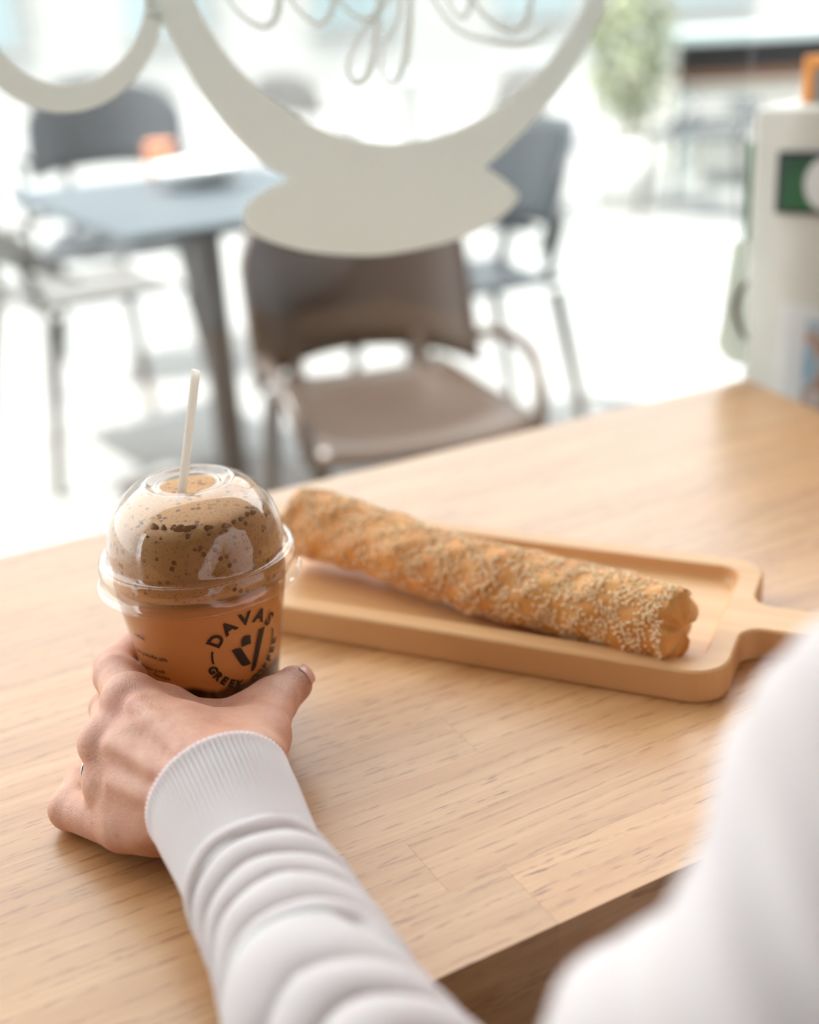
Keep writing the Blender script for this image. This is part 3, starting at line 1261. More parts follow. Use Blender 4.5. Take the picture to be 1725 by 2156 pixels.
# dips between the knuckles
for p, r in ((at(212, 1518, 0.047), 0.004), (at(203, 1605, 0.036), 0.0035)):
    S.cut(S.cone(p, p + np.array([0.001, 0, 0]), r, r), 0.006)
# keep out of the cup and the counter
rad = np.sqrt((S.X - CUP[0]) ** 2 + (S.Y - CUP[1]) ** 2)
S.cut((rad - (0.0290 + 0.0122 * S.Z / 0.080 + 0.0005)) * 0.985, 0.0015)
S.cut(S.Z - 0.0004, 0.002)
# the wrist stays inside the cuff
_c0 = at(462, 1676, 0.041); _cd0 = at(516, 1790, 0.038) - _c0; _cd0 /= np.linalg.norm(_cd0)
_dx, _dy, _dz = S.X - _c0[0], S.Y - _c0[1], S.Z - _c0[2]
_t = _dx * _cd0[0] + _dy * _cd0[1] + _dz * _cd0[2]
_rr = np.sqrt(np.maximum((_dx - _t * _cd0[0]) ** 2 + (_dy - _t * _cd0[1]) ** 2 + (_dz - _t * _cd0[2]) ** 2, 0))
S.cut(-(_rr - (0.0262 - np.clip(_t, 0, 0.03) * 0.12 + np.maximum(0.001 - _t, 0) * 1.2)), 0.003)
hv, hf = S.mesh()
person_loc = at(478, 1700, 0)
person = new_obj('person', hv - person_loc, hf, M['skin'])
person.location = tuple(person_loc)
sm = person.modifiers.new('smooth', 'SMOOTH'); sm.factor = 0.5; sm.iterations = 3
tag(person, 'person in a white knitted sweater reaching a left hand round the coffee cup', 'person')

# thumb nail
tn = thu[3] + (thu[3] - thu[2]) / np.linalg.norm(thu[3] - thu[2]) * 0.001
nd = np.array([0.80, 0.02, 0.60]); nd /= np.linalg.norm(nd)
tdir = (thu[3] - thu[2]); tdir -= nd * (tdir @ nd); tdir /= np.linalg.norm(tdir)
tsd = np.cross(nd, tdir)
V, F = [], []
for i in range(9):
    for j in range(9):
        u, w_ = (i / 8 - 0.5) * 2, (j / 8 - 0.5) * 2
        k = (1 - abs(u) ** 3 * 0.25) if u > 0 else 1 - abs(u) ** 4 * 0.2
        ang = w_ * 0.58 * k
        V.append(tn + tdir * (u * 0.0048 + 0.0015) + 0.0090 * (nd * math.cos(ang) + tsd * math.sin(ang)) - nd * (0.0002 + 0.0007 * u * u) - person_loc)
for i in range(8):
    for j in range(8):
        F.append((i * 9 + j, i * 9 + j + 1, i * 9 + j + 10, i * 9 + j + 9))
nail = new_obj('thumb_nail', V, F, M['nail'], person)
so2 = nail.modifiers.new('thick', 'SOLIDIFY'); so2.thickness = 0.0005
tag(nail, 'pale pink thumb nail')

# silver ring on the ring finger
rp = np.array(rin[0]) * 0.42 + np.array(rin[1]) * 0.58
rd = rin[1] - rin[0]; rd /= np.linalg.norm(rd)
M['silver'] = plain('silver', (0.62, 0.60, 0.57), 0.25, Metallic=1.0)
m = MB()
fa, fb = frames([rp, rp + rd])[0]
V, F = [], []
for r_, e in ((0.0118, -0.0013), (0.0121, 0.0), (0.0118, 0.0013), (0.0108, 0.0013), (0.0108, -0.0013)):
    for k in range(40):
        t = 2 * math.pi * k / 40
        V.append(rd * e + r_ * (fa * math.cos(t) + fb * math.sin(t)))
for i in range(5):
    for k in range(40):
        F.append((i * 40 + k, i * 40 + (k + 1) % 40, ((i + 1) % 5) * 40 + (k + 1) % 40, ((i + 1) % 5) * 40 + k))
ring = new_obj('finger_ring', V, F, M['silver'])
ring.location = tuple(rp)
tag(ring, 'thin silver ring on the ring finger of the hand', 'ring')


# sweater ---------------------------------------------------------------------
def knit_material(name, color, rib=False):
    t = NT(name)
    b = t.bsdf(rough=0.85)
    b.inputs['Subsurface Weight'].default_value = 0.3
    b.inputs['Subsurface Radius'].default_value = (0.012, 0.003, 0.003)
    b.inputs['Subsurface Scale'].default_value = 0.5
    b.inputs['Sheen Weight'].default_value = 0.0
    v = t.coords((1, 1, 1))
    n = t.noise(v, 90, 3)
    c = t.mix(n, tuple(x * 0.96 for x in color), color)
    t.l(c, b.inputs['Base Color'])
    w1 = t.noise(v, 1400, 2)
    at_ = t.n('ShaderNodeAttribute', attribute_name='rib')
    sn = t.n('ShaderNodeMath', operation='SINE')
    t.l(at_.outputs['Fac'], sn.inputs[0])
    ad = t.n('ShaderNodeMath', operation='MULTIPLY_ADD')
    ad.inputs[1].default_value = 0.5
    t.l(sn.outputs[0], ad.inputs[0]); t.l(w1, ad.inputs[2])
    t.bump(ad.outputs[0], b, 0.45, 0.0004)
    return t.m


M['knit'] = knit_material('white_knit', (0.645, 0.58, 0.57))
arm_c = [at(462, 1676, 0.041), at(480, 1712, 0.040), at(516, 1790, 0.0380), at(552, 1868, 0.0370), at(622, 1990, 0.040), at(676, 2110, 0.043), at(708, 2190, 0.045), np.array([0.026, 0.177, 0.044]), np.array([0.056, 0.165, 0.084]), np.array([0.102, 0.190, 0.148]), np.array([0.146, 0.205, 0.198]), np.array([0.185, 0.205, 0.245]), np.array([0.225, 0.210, 0.275])]
arm_r = [0.0290, 0.0285, 0.0268, 0.0265, 0.0280, 0.0295, 0.0310, 0.038, 0.050, 0.051, 0.050, 0.056, 0.060]
pr_path = catmull([np.append(p, r) for p, r in zip(arm_c, arm_r)], 40)
P = np.array([p[:3] for p in pr_path]); Rr = np.array([p[3] for p in pr_path])
SL = np.concatenate([[0], np.cumsum(np.linalg.norm(np.diff(P, axis=0), axis=1))])
CUFF_L = 0.050
def resample(s):
    return np.array([np.interp(s, SL, P[:, i]) for i in range(3)]), float(np.interp(s, SL, Rr))


def sweep(s_list, nring, rfun):
    pts = [resample(s)[0] for s in s_list]
    frs = frames(pts)
    V = []
    for s, p, (a, b_) in zip(s_list, pts, frs):
        r0 = resample(s)[1]
        for k in range(nring):
            t = 2 * math.pi * k / nring
            q = p + (a * math.cos(t) + b_ * math.sin(t)) * rfun(s, t, r0)
            V.append(q)
    F = []
    for i in range(len(s_list) - 1):
        for k in range(nring):
            F.append((i * nring + k, i * nring + (k + 1) % nring, (i + 1) * nring + (k + 1) % nring, (i + 1) * nring + k))
    return V, F


def on_counter(V):
    out = []
    for q in V:
        q = np.array(q)
        l = q - corner
        if (l @ EY) > -DEPTH - 0.004 and q[2] < 0.0008:
            q[2] = 0.0008 + (q[2] - 0.0008) * 0.02
        out.append(q)
    return out


NR = 84
def cuff_fun(s, t, r0):
    edge = 0.0
    ribs = 0.00085 * (abs(math.sin(t * NR / 2)) ** 0.6)
    fade = 1.0 if s < CUFF_L else max(0, 1 - (s - CUFF_L) / 0.012)
    roll = 0.0008 * math.exp(-(s / 0.004) ** 2)
    return r0 + ribs * fade + roll + 0.0006 * math.sin(2 * t + s * 60)


sc_list = [0.0, 2e-5, 4e-5] + list(np.linspace(6e-5, CUFF_L + 0.010, 44))
V, F = sweep(sc_list, NR * 6, cuff_fun)
nn_ = NR * 6
c0, _ = resample(0.0)
for i, sc in enumerate((0.90, 0.93, 0.975)):
    off_ = (resample(0.012)[0] - c0) * (1.0 if i == 0 else 0.12 if i == 1 else 0.0)
    for k in range(nn_):
        V[i * nn_ + k] = c0 + (np.array(V[i * nn_ + k]) - c0) * sc + off_
V = on_counter(V)
sweater = None
cuff_data = (V, F)


def smooth_noise(x, seed):
    return math.sin(x * 1.7 + seed) * 0.5 + math.sin(x * 3.1 + seed * 2.3) * 0.3 + math.sin(x * 6.7 + seed * 0.7) * 0.2


fold_s = [0.056, 0.069, 0.087, 0.101, 0.121, 0.135, 0.156, 0.172, 0.192, 0.212, 0.236, 0.262, 0.29]
def sleeve_fun(s, t, r0):
    # t = 0 looks to one side of the arm, folds wander with t
    sw_ = s + 0.010 * math.cos(t - FOLD_T) + 0.0035 * smooth_noise(t * 1.0 + s * 14, 1.3)
    j = 0
    while j < len(fold_s) - 1 and sw_ > fold_s[j + 1]:
        j += 1
    rr = r0 + 0.0006
    if sw_ > fold_s[0] and j < len(fold_s) - 1:
        u = (sw_ - fold_s[j]) / (fold_s[j + 1] - fold_s[j])
        side = 0.55 + 0.45 * math.cos(t - FOLD_T + 0.5 * math.sin(j * 2.1))
        amp = (0.0040 + 0.0012 * math.sin(j * 1.9 + 0.6)) * (0.35 + 0.65 * side)
        rr += amp * (max(0.0, math.sin(math.pi * u)) ** 0.5 - 0.55)
    if s > 0.20:
        g = min(1, (s - 0.20) / 0.10)
        rr += g * (0.0050 * math.sin(s * 78 + 1.2 * math.cos(t) + 0.4) + 0.004 * smooth_noise(s * 55 + t * 1.5, 4.1))
    return rr


FOLD_T = 0.0
# find which t faces the camera at mid forearm
_p, _ = resample(0.10)
_fr = frames([resample(s)[0] for s in np.linspace(CUFF_L, 0.10, 20)])[-1]
_cd = (CAM - _p); _cd /= np.linalg.norm(_cd)
FOLD_T = math.atan2(_cd @ _fr[1], _cd @ _fr[0])
s_end = SL[-1]
sl = list(np.arange(CUFF_L - 0.002, 0.21, 0.00085)) + list(np.arange(0.21, s_end, 0.003))
V2, F2 = sweep(sl, 180, sleeve_fun)
V2 = on_counter(V2)
# torso of the sweater, joined to the sleeve at the shoulder
shL = np.array([0.225, 0.210, 0.270]); EXn = EX
shR = shL + EX * 0.33 - EY * 0.02
mid_sh = (shL + shR) / 2
T = SDF((0.02, -0.10, FLOOR + 0.38), (0.80, 0.62, 0.46), 0.008)
T.union(T.cone(shL, shR, 0.066, 0.066), 0.02)
T.union(T.cone(mid_sh - EX * 0.07 - np.array([0, 0, 0.10]), mid_sh + EX * 0.07 - np.array([0, 0, 0.10]), 0.125, 0.125, (EY, 0.85)), 0.06)
T.union(T.cone(mid_sh - np.array([0, 0, 0.12]), mid_sh - np.array([0, 0, 0.52]) - EY * 0.02, 0.135, 0.15, (EY, 0.80)), 0.06)
T.union(T.cone(mid_sh + np.array([0, 0, 0.0]), mid_sh + np.array([0, 0, 0.085]), 0.09, 0.062), 0.06)
# far arm lies along the edge of the counter, bent to the lap
elR = shR - np.array([0, 0, 0.25]) + EX * 0.05 + EY * 0.02
T.union(T.cone(shR, elR, 0.06, 0.05), 0.03)
T.union(T.cone(elR, elR + EY * 0.10 - EX * 0.19 - np.array([0, 0, 0.05]), 0.048, 0.036), 0.02)
fold = 0.004 * np.sin(T.Z * 55 + 3 * np.sin(T.X * 13)) * np.sin(T.X * 23 + T.Y * 17)
T.d = T.d + fold
tv, tf = T.mesh()
allV = list(V2) + [tuple(p) for p in tv]
allF = list(F2) + [tuple(int(i) + len(V2) for i in q) for q in tf]
sweater = new_obj('sweater', np.array(allV) - person_loc, allF, M['knit'], person)
att = sweater.data.attributes.new('rib', 'FLOAT', 'POINT')
rv = np.zeros(len(allV), np.float32)
rv[:len(V2)] = np.tile(np.arange(180) / 180.0 * 2 * math.pi * 190, len(V2) // 180)
att.data.foreach_set('value', rv)
tag(sweater, 'white knitted sweater with ribbed cuff and creased sleeve')
V, F = cuff_data
cuff = new_obj('ribbed_cuff', np.array(V) - person_loc, F, M['knit'], sweater)

# neck and head of the person, beyond the right edge of the picture (looking down at the cup)
hc = mid_sh + np.array([0, 0, 0.275]) + EY * 0.045
fd = EY * 0.92 - EX * 0.12 - np.array([0, 0, 0.32]); fd /= np.linalg.norm(fd)
sd = EX - fd * (EX @ fd); sd /= np.linalg.norm(sd)
ud = np.cross(sd, fd); ud = ud if ud[2] > 0 else -ud
hp_ = lambda s_, f_, u_: hc + sd * s_ + fd * f_ + ud * u_
B = SDF(hc - np.array([0.15, 0.15, 0.27]), hc + np.array([0.15, 0.15, 0.16]), 0.0035)
B.union(B.cone(hp_(0, -0.012, 0.03), hp_(0, -0.02, 0.028), 0.078, 0.078), 0.02)
B.union(B.cone(hp_(0, 0.022, 0.02), hp_(0, 0.03, -0.05), 0.066, 0.048), 0.03)
B.union(B.cone(hp_(-0.02, 0.045, -0.075), hp_(0.02, 0.045, -0.075), 0.026, 0.026), 0.03)
B.union(B.cone(mid_sh + np.array([0, 0, 0.03]), hp_(0, -0.02, -0.03), 0.056, 0.052), 0.03)
B.union(B.cone(hp_(0, 0.082, 0.005), hp_(0, 0.104, -0.030), 0.008, 0.011), 0.014)
for e in (-1, 1):
    B.union(B.cone(hp_(e * 0.018, 0.082, 0.018), hp_(e * 0.045, 0.070, 0.018), 0.011, 0.009), 0.012)
    B.cut(B.cone(hp_(e * 0.031, 0.093, 0.003), hp_(e * 0.031, 0.095, 0.003), 0.010, 0.010), 0.012)
    B.union(B.cone(hp_(e * 0.031, 0.076, 0.003), hp_(e * 0.031, 0.077, 0.003), 0.0125, 0.0125), 0.002)
    B.union(B.cone(hp_(e * 0.078, -0.005, 0.02), hp_(e * 0.074, 0.0, -0.022), 0.013, 0.008), 0.008)
    B.union(B.cone(hp_(e * 0.008, 0.088, -0.053 - 0.004 * e), hp_(e * 0.019, 0.080, -0.054), 0.0060, 0.0042), 0.006)
bv_, bf_ = B.mesh()
new_obj('head', bv_ - person_loc, bf_, M['skin'], person)
HH = SDF(hc - np.array([0.19, 0.19, 0.27]), hc + np.array([0.19, 0.19, 0.17]), 0.0045)
HH.union(HH.cone(hp_(0, -0.018, 0.034), hp_(0, -0.026, 0.030), 0.089, 0.089), 0.02)
HH.union(HH.cone(hp_(0, -0.05, 0.0), hp_(0, -0.06, -0.15), 0.078, 0.060), 0.03)
for e in (-1, 1):
    HH.union(HH.cone(hp_(e * 0.062, -0.02, 0.0), hp_(e * 0.070, -0.015, -0.14), 0.034, 0.022), 0.02)
HH.cut(HH.cone(hp_(0, 0.095, -0.005), hp_(0, 0.085, -0.10), 0.072, 0.066), 0.006)
HH.d = HH.d + 0.0016 * np.sin((HH.X * sd[0] + HH.Y * sd[1]) * 900 + 3 * np.sin(HH.Z * 30))
hv2, hf2 = HH.mesh()
M['hair'] = plain('brown_hair', (0.075, 0.040, 0.022), 0.45, 0.3, 60)
new_obj('hair', hv2 - person_loc, hf2, M['hair'], person)
M['iris'] = plain('dark_iris', (0.03, 0.018, 0.012), 0.15)
for e in (-1, 1):
    eb = hp_(e * 0.031, 0.0795, 0.003) - person_loc
    V, F = [], []
    for i in range(5):
        for k in range(12):
            a = i / 4 * 0.62
            r_ = 0.0100
            V.append(eb + fd * r_ * math.cos(a) + (sd * math.cos(k * math.pi / 6) + ud * math.sin(k * math.pi / 6)) * r_ * math.sin(a))
    for i in range(4):
        for k in range(12):
            F.append((i * 12 + k, i * 12 + (k + 1) % 12, (i + 1) * 12 + (k + 1) % 12, (i + 1) * 12 + k))
    new_obj('eye', V, F, M['iris'], person)

# ------------------------------------------------------------------ lettering film on the window
def vinyl_material():
    t = NT('frosted_white_film')
    d = t.n('ShaderNodeBsdfDiffuse')
    d.inputs[0].default_value = (0.70, 0.72, 0.71, 1)
    tl = t.n('ShaderNodeBsdfTranslucent')
    tl.inputs[0].default_value = (0.30, 0.295, 0.26, 1)
    ad = t.n('ShaderNodeAddShader')
    t.l(d.outputs[0], ad.inputs[0]); t.l(tl.outputs[0], ad.inputs[1])
    nz = t.noise(t.coords(), 20, 2)
    c = t.mix(nz, (0.275, 0.29, 0.285), (0.295, 0.31, 0.305))
    t.l(c, tl.inputs[0])
    t.l(ad.outputs[0], t.out.inputs['Surface'])
    return t.m


M['vinyl'] = vinyl_material()
WP = loc(0, WIN_Y + 0.002, 0)


def on_glass(px, py):
    """pixel -> (along, height) on the room side of the pane"""
    v = ray(px, py)
    s = ((WP - CAM) @ EY) / (v @ EY)
    p = CAM + v * s - WP
    return float(p @ EX), float(p[2])


def film(name, loops, parent=None, cx=0.0, cz=0.0):
    v, f = mesh_from_curve_fill(loops, 0.00015)
    vv = [(x - cx, -z, y - cz) for x, y, z in v]
    o = new_obj(name, vv, f, M['vinyl'], parent, smooth=False)
    return o


G = lambda pts: [on_glass(x, y) for x, y in pts]
outer = [(318, 40), (345, 54), (380, 120), (420, 190), (470, 260), (520, 315), (560, 350), (612, 376), (560, 400), (525, 425), (512, 450), (520, 480), (560, 505), (640, 528), (720, 537), (800, 537), (880, 525), (960, 505), (1030, 475), (1075, 440), (1092, 415), (1080, 395), (1050, 370), (1022, 353), (1070, 310), (1130, 250), (1180, 190), (1220, 130), (1250, 70), (1280, 0)]
top_r = [(1310, -90), (1330, -190), (1340, -300)]
top_l = [(270, -300), (280, -200), (296, -100), (305, -20)]
o_pts = G(outer + top_r + top_l)
inner_p = [(410, 0), (440, 60), (490, 130), (550, 190), (610, 235), (680, 272), (740, 292), (810, 302), (870, 297), (940, 280), (1010, 248), (1080, 200), (1140, 145), (1190, 80), (1225, 20), (1262, -90), (1280, -180), (1288, -250), (330, -250), (342, -170), (372, -80)]
def dense(pts, keep):
    """smooth the outline but keep the marked corners sharp"""
    out = []
    n = len(pts)
    ks = sorted(keep)
    for a, b_ in zip(ks, ks[1:] + [ks[0] + n]):
        seg = [pts[i % n] for i in range(a, b_ + 1)]
        out += [tuple(p) for p in catmull(seg, 5)[:-1]]
    return out


n_o = len(outer)
o_d = dense(o_pts, [1, 7, 23, n_o + 2, n_o + 3, n_o + 6])
i_pts = G(inner_p)
i_d = dense(i_pts, [17, 18])
ccx, ccz = on_glass(800, 537)
cupdecal = empty('window_decal', WP + EX * ccx + np.array([0, 0, ccz]), TA)
tag(cupdecal, 'large white cup and saucer film sticker on the window glass', 'decal')
film('cup_outline', [o_d, i_d], cupdecal, ccx, ccz)
# the ring-shaped handle beside the cup
ell_o, ell_i = [], []
for k in range(72):
    a = 2 * math.pi * k / 72
    ell_i.append(on_glass(137 + 168 * math.cos(a), -4 + 182 * math.sin(a)))
    ell_o.append(on_glass(133 + 214 * math.cos(a), -2 + 240 * math.sin(a)))
film('cup_handle', [ell_o, ell_i], cupdecal, ccx, ccz)


def stroke(name, pts, widths, parent, cx, cz):
    c = [np.array(p) for p in catmull(pts, 8)]
    w_ = np.interp(np.linspace(0, 1, len(c)), np.linspace(0, 1, len(widths)), widths)
    L_, R_ = [], []
    for i, p in enumerate(c):
        t = c[min(i + 1, len(c) - 1)] - c[max(i - 1, 0)]
        t = t / (np.linalg.norm(t) + 1e-9)
        nrm = np.array([t[1], -t[0]])
        L_.append(on_glass(*(p + nrm * w_[i] / 2)))
        R_.append(on_glass(*(p - nrm * w_[i] / 2)))
    m = len(c)
    V = [(x - cx, -0.0002, z - cz) for x, z in L_ + R_] + [(x - cx, 0.0, z - cz) for x, z in L_ + R_]
    F = []
    for i in range(m - 1):
        F.append((i, i + 1, m + i + 1, m + i))
        F.append((2 * m + i + 1, 2 * m + i, 3 * m + i, 3 * m + i + 1))
        F.append((i + 1, i, 2 * m + i, 2 * m + i + 1))
        F.append((m + i, m + i + 1, 3 * m + i + 1, 3 * m + i))
    return new_obj(name, V, F, M['vinyl'], parent, smooth=False)


scx, scz = on_glass(800, 60)
script = empty('window_lettering', WP + EX * scx + np.array([0, 0, scz]), TA)
tag(script, 'looped white script lettering inside the cup sticker on the glass', 'decal')
for pts, wd in (([(470, -40), (482, 0), (515, 38), (553, 57), (578, 42), (588, 0), (590, -50)], [5, 6, 9, 14, 16, 12]),
                ([(600, -40), (612, 0), (645, 38), (672, 50), (694, 32), (704, -5), (706, -50)], [6, 7, 9, 12, 13, 10]),
                ([(800, -30), (795, 30), (765, 62), (742, 108), (733, 150), (750, 176), (775, 158), (789, 105), (796, 30)], [14, 12, 8, 7, 9, 14, 16, 13, 10]),
                ([(845, -30), (840, 40), (812, 88), (802, 135), (812, 172), (832, 172), (852, 132), (862, 70), (866, -20)], [12, 9, 7, 7, 8, 12, 15, 13, 10]),
                ([(700, -20), (735, 25), (770, 40), (800, 20), (830, -20)], [6, 8, 12, 10, 8]),
                ([(930, -30), (948, 12), (968, 36), (984, 30), (990, 0), (992, -40)], [6, 6, 8, 11, 11, 9]),
                ([(990, -20), (1010, 22), (1045, 52), (1080, 66), (1106, 48), (1117, 5), (1120, -40)], [8, 9, 12, 14, 15, 12, 10]),
                ([(900, -20), (960, 60), (1040, 88), (1110, 92), (1160, 60)], [6, 8, 12, 14, 8])):
    stroke('letter_stroke', pts, wd, script, scx, scz)

# a second film sticker further right, half hidden by the white stand
dcx, dcz = on_glass(1555, 640)
dec2 = empty('window_decal', WP + EX * dcx + np.array([0, 0, dcz]), TA)
tag(dec2, 'pale curved film sticker on the glass beside the white display stand', 'decal')
film('sticker_field', [dense(G([(1545, 508), (1576, 506), (1573, 770), (1535, 760), (1510, 725), (1518, 680), (1530, 600)]), [0, 1, 2])], dec2, dcx, dcz)
M['film_grey'] = plain('grey_film', (0.42, 0.45, 0.43), 0.6)
tp = NT('pale_film')
d_ = tp.n('ShaderNodeBsdfDiffuse'); d_.inputs[0].default_value = (0.84, 0.88, 0.85, 1)
l_ = tp.n('ShaderNodeBsdfTranslucent'); l_.inputs[0].default_value = (0.27, 0.29, 0.28, 1)
nz_ = tp.noise(tp.coords(), 20, 2)
tp.l(tp.mix(nz_, (0.82, 0.86, 0.83), (0.86, 0.90, 0.87)), d_.inputs[0])
a_s = tp.n('ShaderNodeAddShader')
tp.l(d_.outputs[0], a_s.inputs[0]); tp.l(l_.outputs[0], a_s.inputs[1]); tp.l(a_s.outputs[0], tp.out.inputs['Surface'])
for c_ in dec2.children:
    c_.data.materials[0] = tp.m
so3 = stroke('sticker_curve', [(1572, 592), (1558, 612), (1548, 650), (1556, 690), (1570, 716)], [8, 16, 18, 16, 10], dec2, dcx, dcz)
so3.data.materials[0] = M['film_grey']
for v_ in so3.data.vertices:
    v_.co.y -= 0.0006

# ------------------------------------------------------------------ white display stand at the end of the counter
M['stand_white'] = plain('stand_white', (0.56, 0.55, 0.485), 0.5)
M['black'] = plain('black_frame', (0.008, 0.009, 0.008), 0.35)
M['orange'] = plain('orange_plastic', (0.78, 0.30, 0.05), 0.45)
M['sheet'] = plain('paper_sheet', (0.64, 0.64, 0.62), 0.6)


def green_material():
    t = NT('green_poster')
    b = t.bsdf(rough=0.35)
    n = t.noise(t.coords(), 14, 2)
    c = t.ramp(n, [(0.35, (0.004, 0.05, 0.02)), (0.6, (0.012, 0.14, 0.035)), (0.8, (0.03, 0.24, 0.06))])
    t.l(c, b.inputs['Base Color'])
    return t.m


def photo_sheet_material():
    t = NT('blue_print')
    b = t.bsdf(rough=0.5)
    n = t.noise(t.coords(), 30, 3)
    c = t.ramp(n, [(0.38, (0.14, 0.30, 0.42)), (0.5, (0.40, 0.52, 0.58)), (0.6, (0.40, 0.22, 0.14)), (0.75, (0.62, 0.62, 0.60))])
    t.l(c, b.inputs['Base Color'])
    return t.m


M['green'] = green_material()
M['print'] = photo_sheet_material()
# front face plane: left bottom corner just behind the end of the counter
SD = 1.16
FA = math.radians(-38.0)                   # face turned slightly
fx = np.array([math.cos(FA), math.sin(FA), 0]); fy = np.array([-math.sin(FA), math.cos(FA), 0])
s0_ = at_depth(1568, 640, SD)
def on_stand(px, py):
    v = ray(px, py)
    s = ((s0_ - CAM) @ fy) / (v @ fy)
    p = CAM + v * s - s0_
    return float(p @ fx), float(p[2] + s0_[2])


xtl, ztop = on_stand(1576, 228)
stand = empty('display_stand', (s0_[0], s0_[1], FLOOR), FA)
tag(stand, 'white display stand with a green poster at the end of the counter', 'display stand')
SW = 0.42
z2 = ztop - FLOOR
MB().box((SW / 2, 0.06, z2 / 2), (SW, 0.12, z2)).build('body', M['stand_white'], stand, bevel=0.004)
gx0, gz1 = on_stand(1642, 318); _, gz0 = on_stand(1642, 448)
gx1 = SW - gx0
MB().box(((gx0 + gx1) / 2, -0.002, (gz0 + gz1) / 2 - FLOOR), (gx1 - gx0, 0.006, gz1 - gz0)).build('poster_frame', M['black'], stand, bevel=0.001)
gp = MB().box(((gx0 + gx1) / 2, -0.0056, (gz0 + gz1) / 2 - FLOOR), (gx1 - gx0 - 0.012, 0.002, gz1 - gz0 - 0.010)).build('green_poster', M['green'], stand)
ecx, ecz = on_stand(1748, 385)
MB().add([(ecx + 0.021 * math.cos(a), -0.0072, ecz - FLOOR + 0.024 * math.sin(a)) for a in np.linspace(0, 2 * math.pi, 32, endpoint=False)], [tuple(range(32))]).build('round_emblem', M['sheet'], stand)
px0, pz1 = on_stand(1650, 640); _, pz0 = on_stand(1650, 800)
MB().box(((px0 + SW - px0) / 2, -0.001, (pz0 + pz1) / 2 - FLOOR - 0.04), (SW - 2 * px0, 0.004, pz1 - pz0 + 0.08)).build('paper_notice', M['sheet'], stand, bevel=0.0006)
bx0, _ = on_stand(1700, 700)
_, bz1 = on_stand(1700, 672)
MB().box(((bx0 + SW - bx0) / 2, -0.0036, (pz0 + bz1) / 2 - FLOOR - 0.02), (SW - 2 * bx0, 0.0015, bz1 - pz0 + 0.04)).build('printed_picture', M['print'], stand)
MB().box((-0.0025, 0.004, (gz0 + gz1) / 2 - FLOOR - 0.02), (0.005, 0.006, 0.11)).build('green_edge_strip', M['green'], stand)

# orange framed holder behind the stand
hp = at_depth(1652, 200, 1.32)
hold = empty('orange_holder', (hp[0], hp[1], ztop - 0.0), FA)
hz = 0.042
bar = MB()
bar.box((0.004, 0.0, hz / 2), (0.009, 0.012, hz))
bar.box((0.11, 0.0, hz - 0.005), (0.215, 0.012, 0.010))
bar.box((0.216, 0.0, hz / 2), (0.009, 0.012, hz))
bar.build('frame', M['orange'], hold, bevel=0.0015)
MB().box((0.11, 0.002, hz / 2 - 0.005), (0.20, 0.003, hz - 0.010)).build('panel', plain('grey_panel', (0.34, 0.36, 0.34), 0.3), hold)
tag(hold, 'orange framed card holder standing on top of the white display stand', 'card holder')
hl = s0_ + fx * (on_stand(1652, 225)[0]) + fy * 0.05
hold.location = (float(hl[0]), float(hl[1]), float(ztop))

# ------------------------------------------------------------------ terrace furniture
M['chair_dark'] = plain('dark_grey_plastic', (0.022, 0.027, 0.032), 0.42)
M['chair_brown'] = plain('brown_plastic', (0.045, 0.030, 0.023), 0.36)
M['chair_taupe'] = plain('taupe_plastic', (0.10, 0.095, 0.09), 0.4)
M['leg_metal'] = plain('chair_leg_metal', (0.045, 0.038, 0.035), 0.45)
M['blue_top'] = plain('blue_grey_tabletop', (0.030, 0.044, 0.054), 0.55)


def grid_sheet(fun, nu, nv, thick):
    V, F = [], []
    for side in (0, 1):
        for i in range(nu):
            for j in range(nv):
                u, v = i / (nu - 1), j / (nv - 1)
                p = np.array(fun(u, v))
                if side:
                    e = 1e-3
                    du = np.array(fun(min(u + e, 1), v)) - np.array(fun(max(u - e, 0), v))
                    dv = np.array(fun(u, min(v + e, 1))) - np.array(fun(u, max(v - e, 0)))
                    nrm = np.cross(du, dv); nrm /= np.linalg.norm(nrm) + 1e-12
                    p = p + nrm * thick
                V.append(p)
    n = nu * nv
    for i in range(nu - 1):
        for j in range(nv - 1):
            a = i * nv + j
            F.append((a, a + 1, a + nv + 1, a + nv))
            F.append((n + a + nv, n + a + nv + 1, n + a + 1, n + a))
    for i in range(nu - 1):
        for j in (0, nv - 1):
            a, c_ = i * nv + j, (i + 1) * nv + j
            F.append((a, c_, n + c_, n + a) if j == 0 else (c_, a, n + a, n + c_))
    for j in range(nv - 1):
        for i in (0, nu - 1):
            a, c_ = i * nv + j, i * nv + j + 1
            F.append((c_, a, n + a, n + c_) if i == 0 else (a, c_, n + c_, n + a))
    return V, F


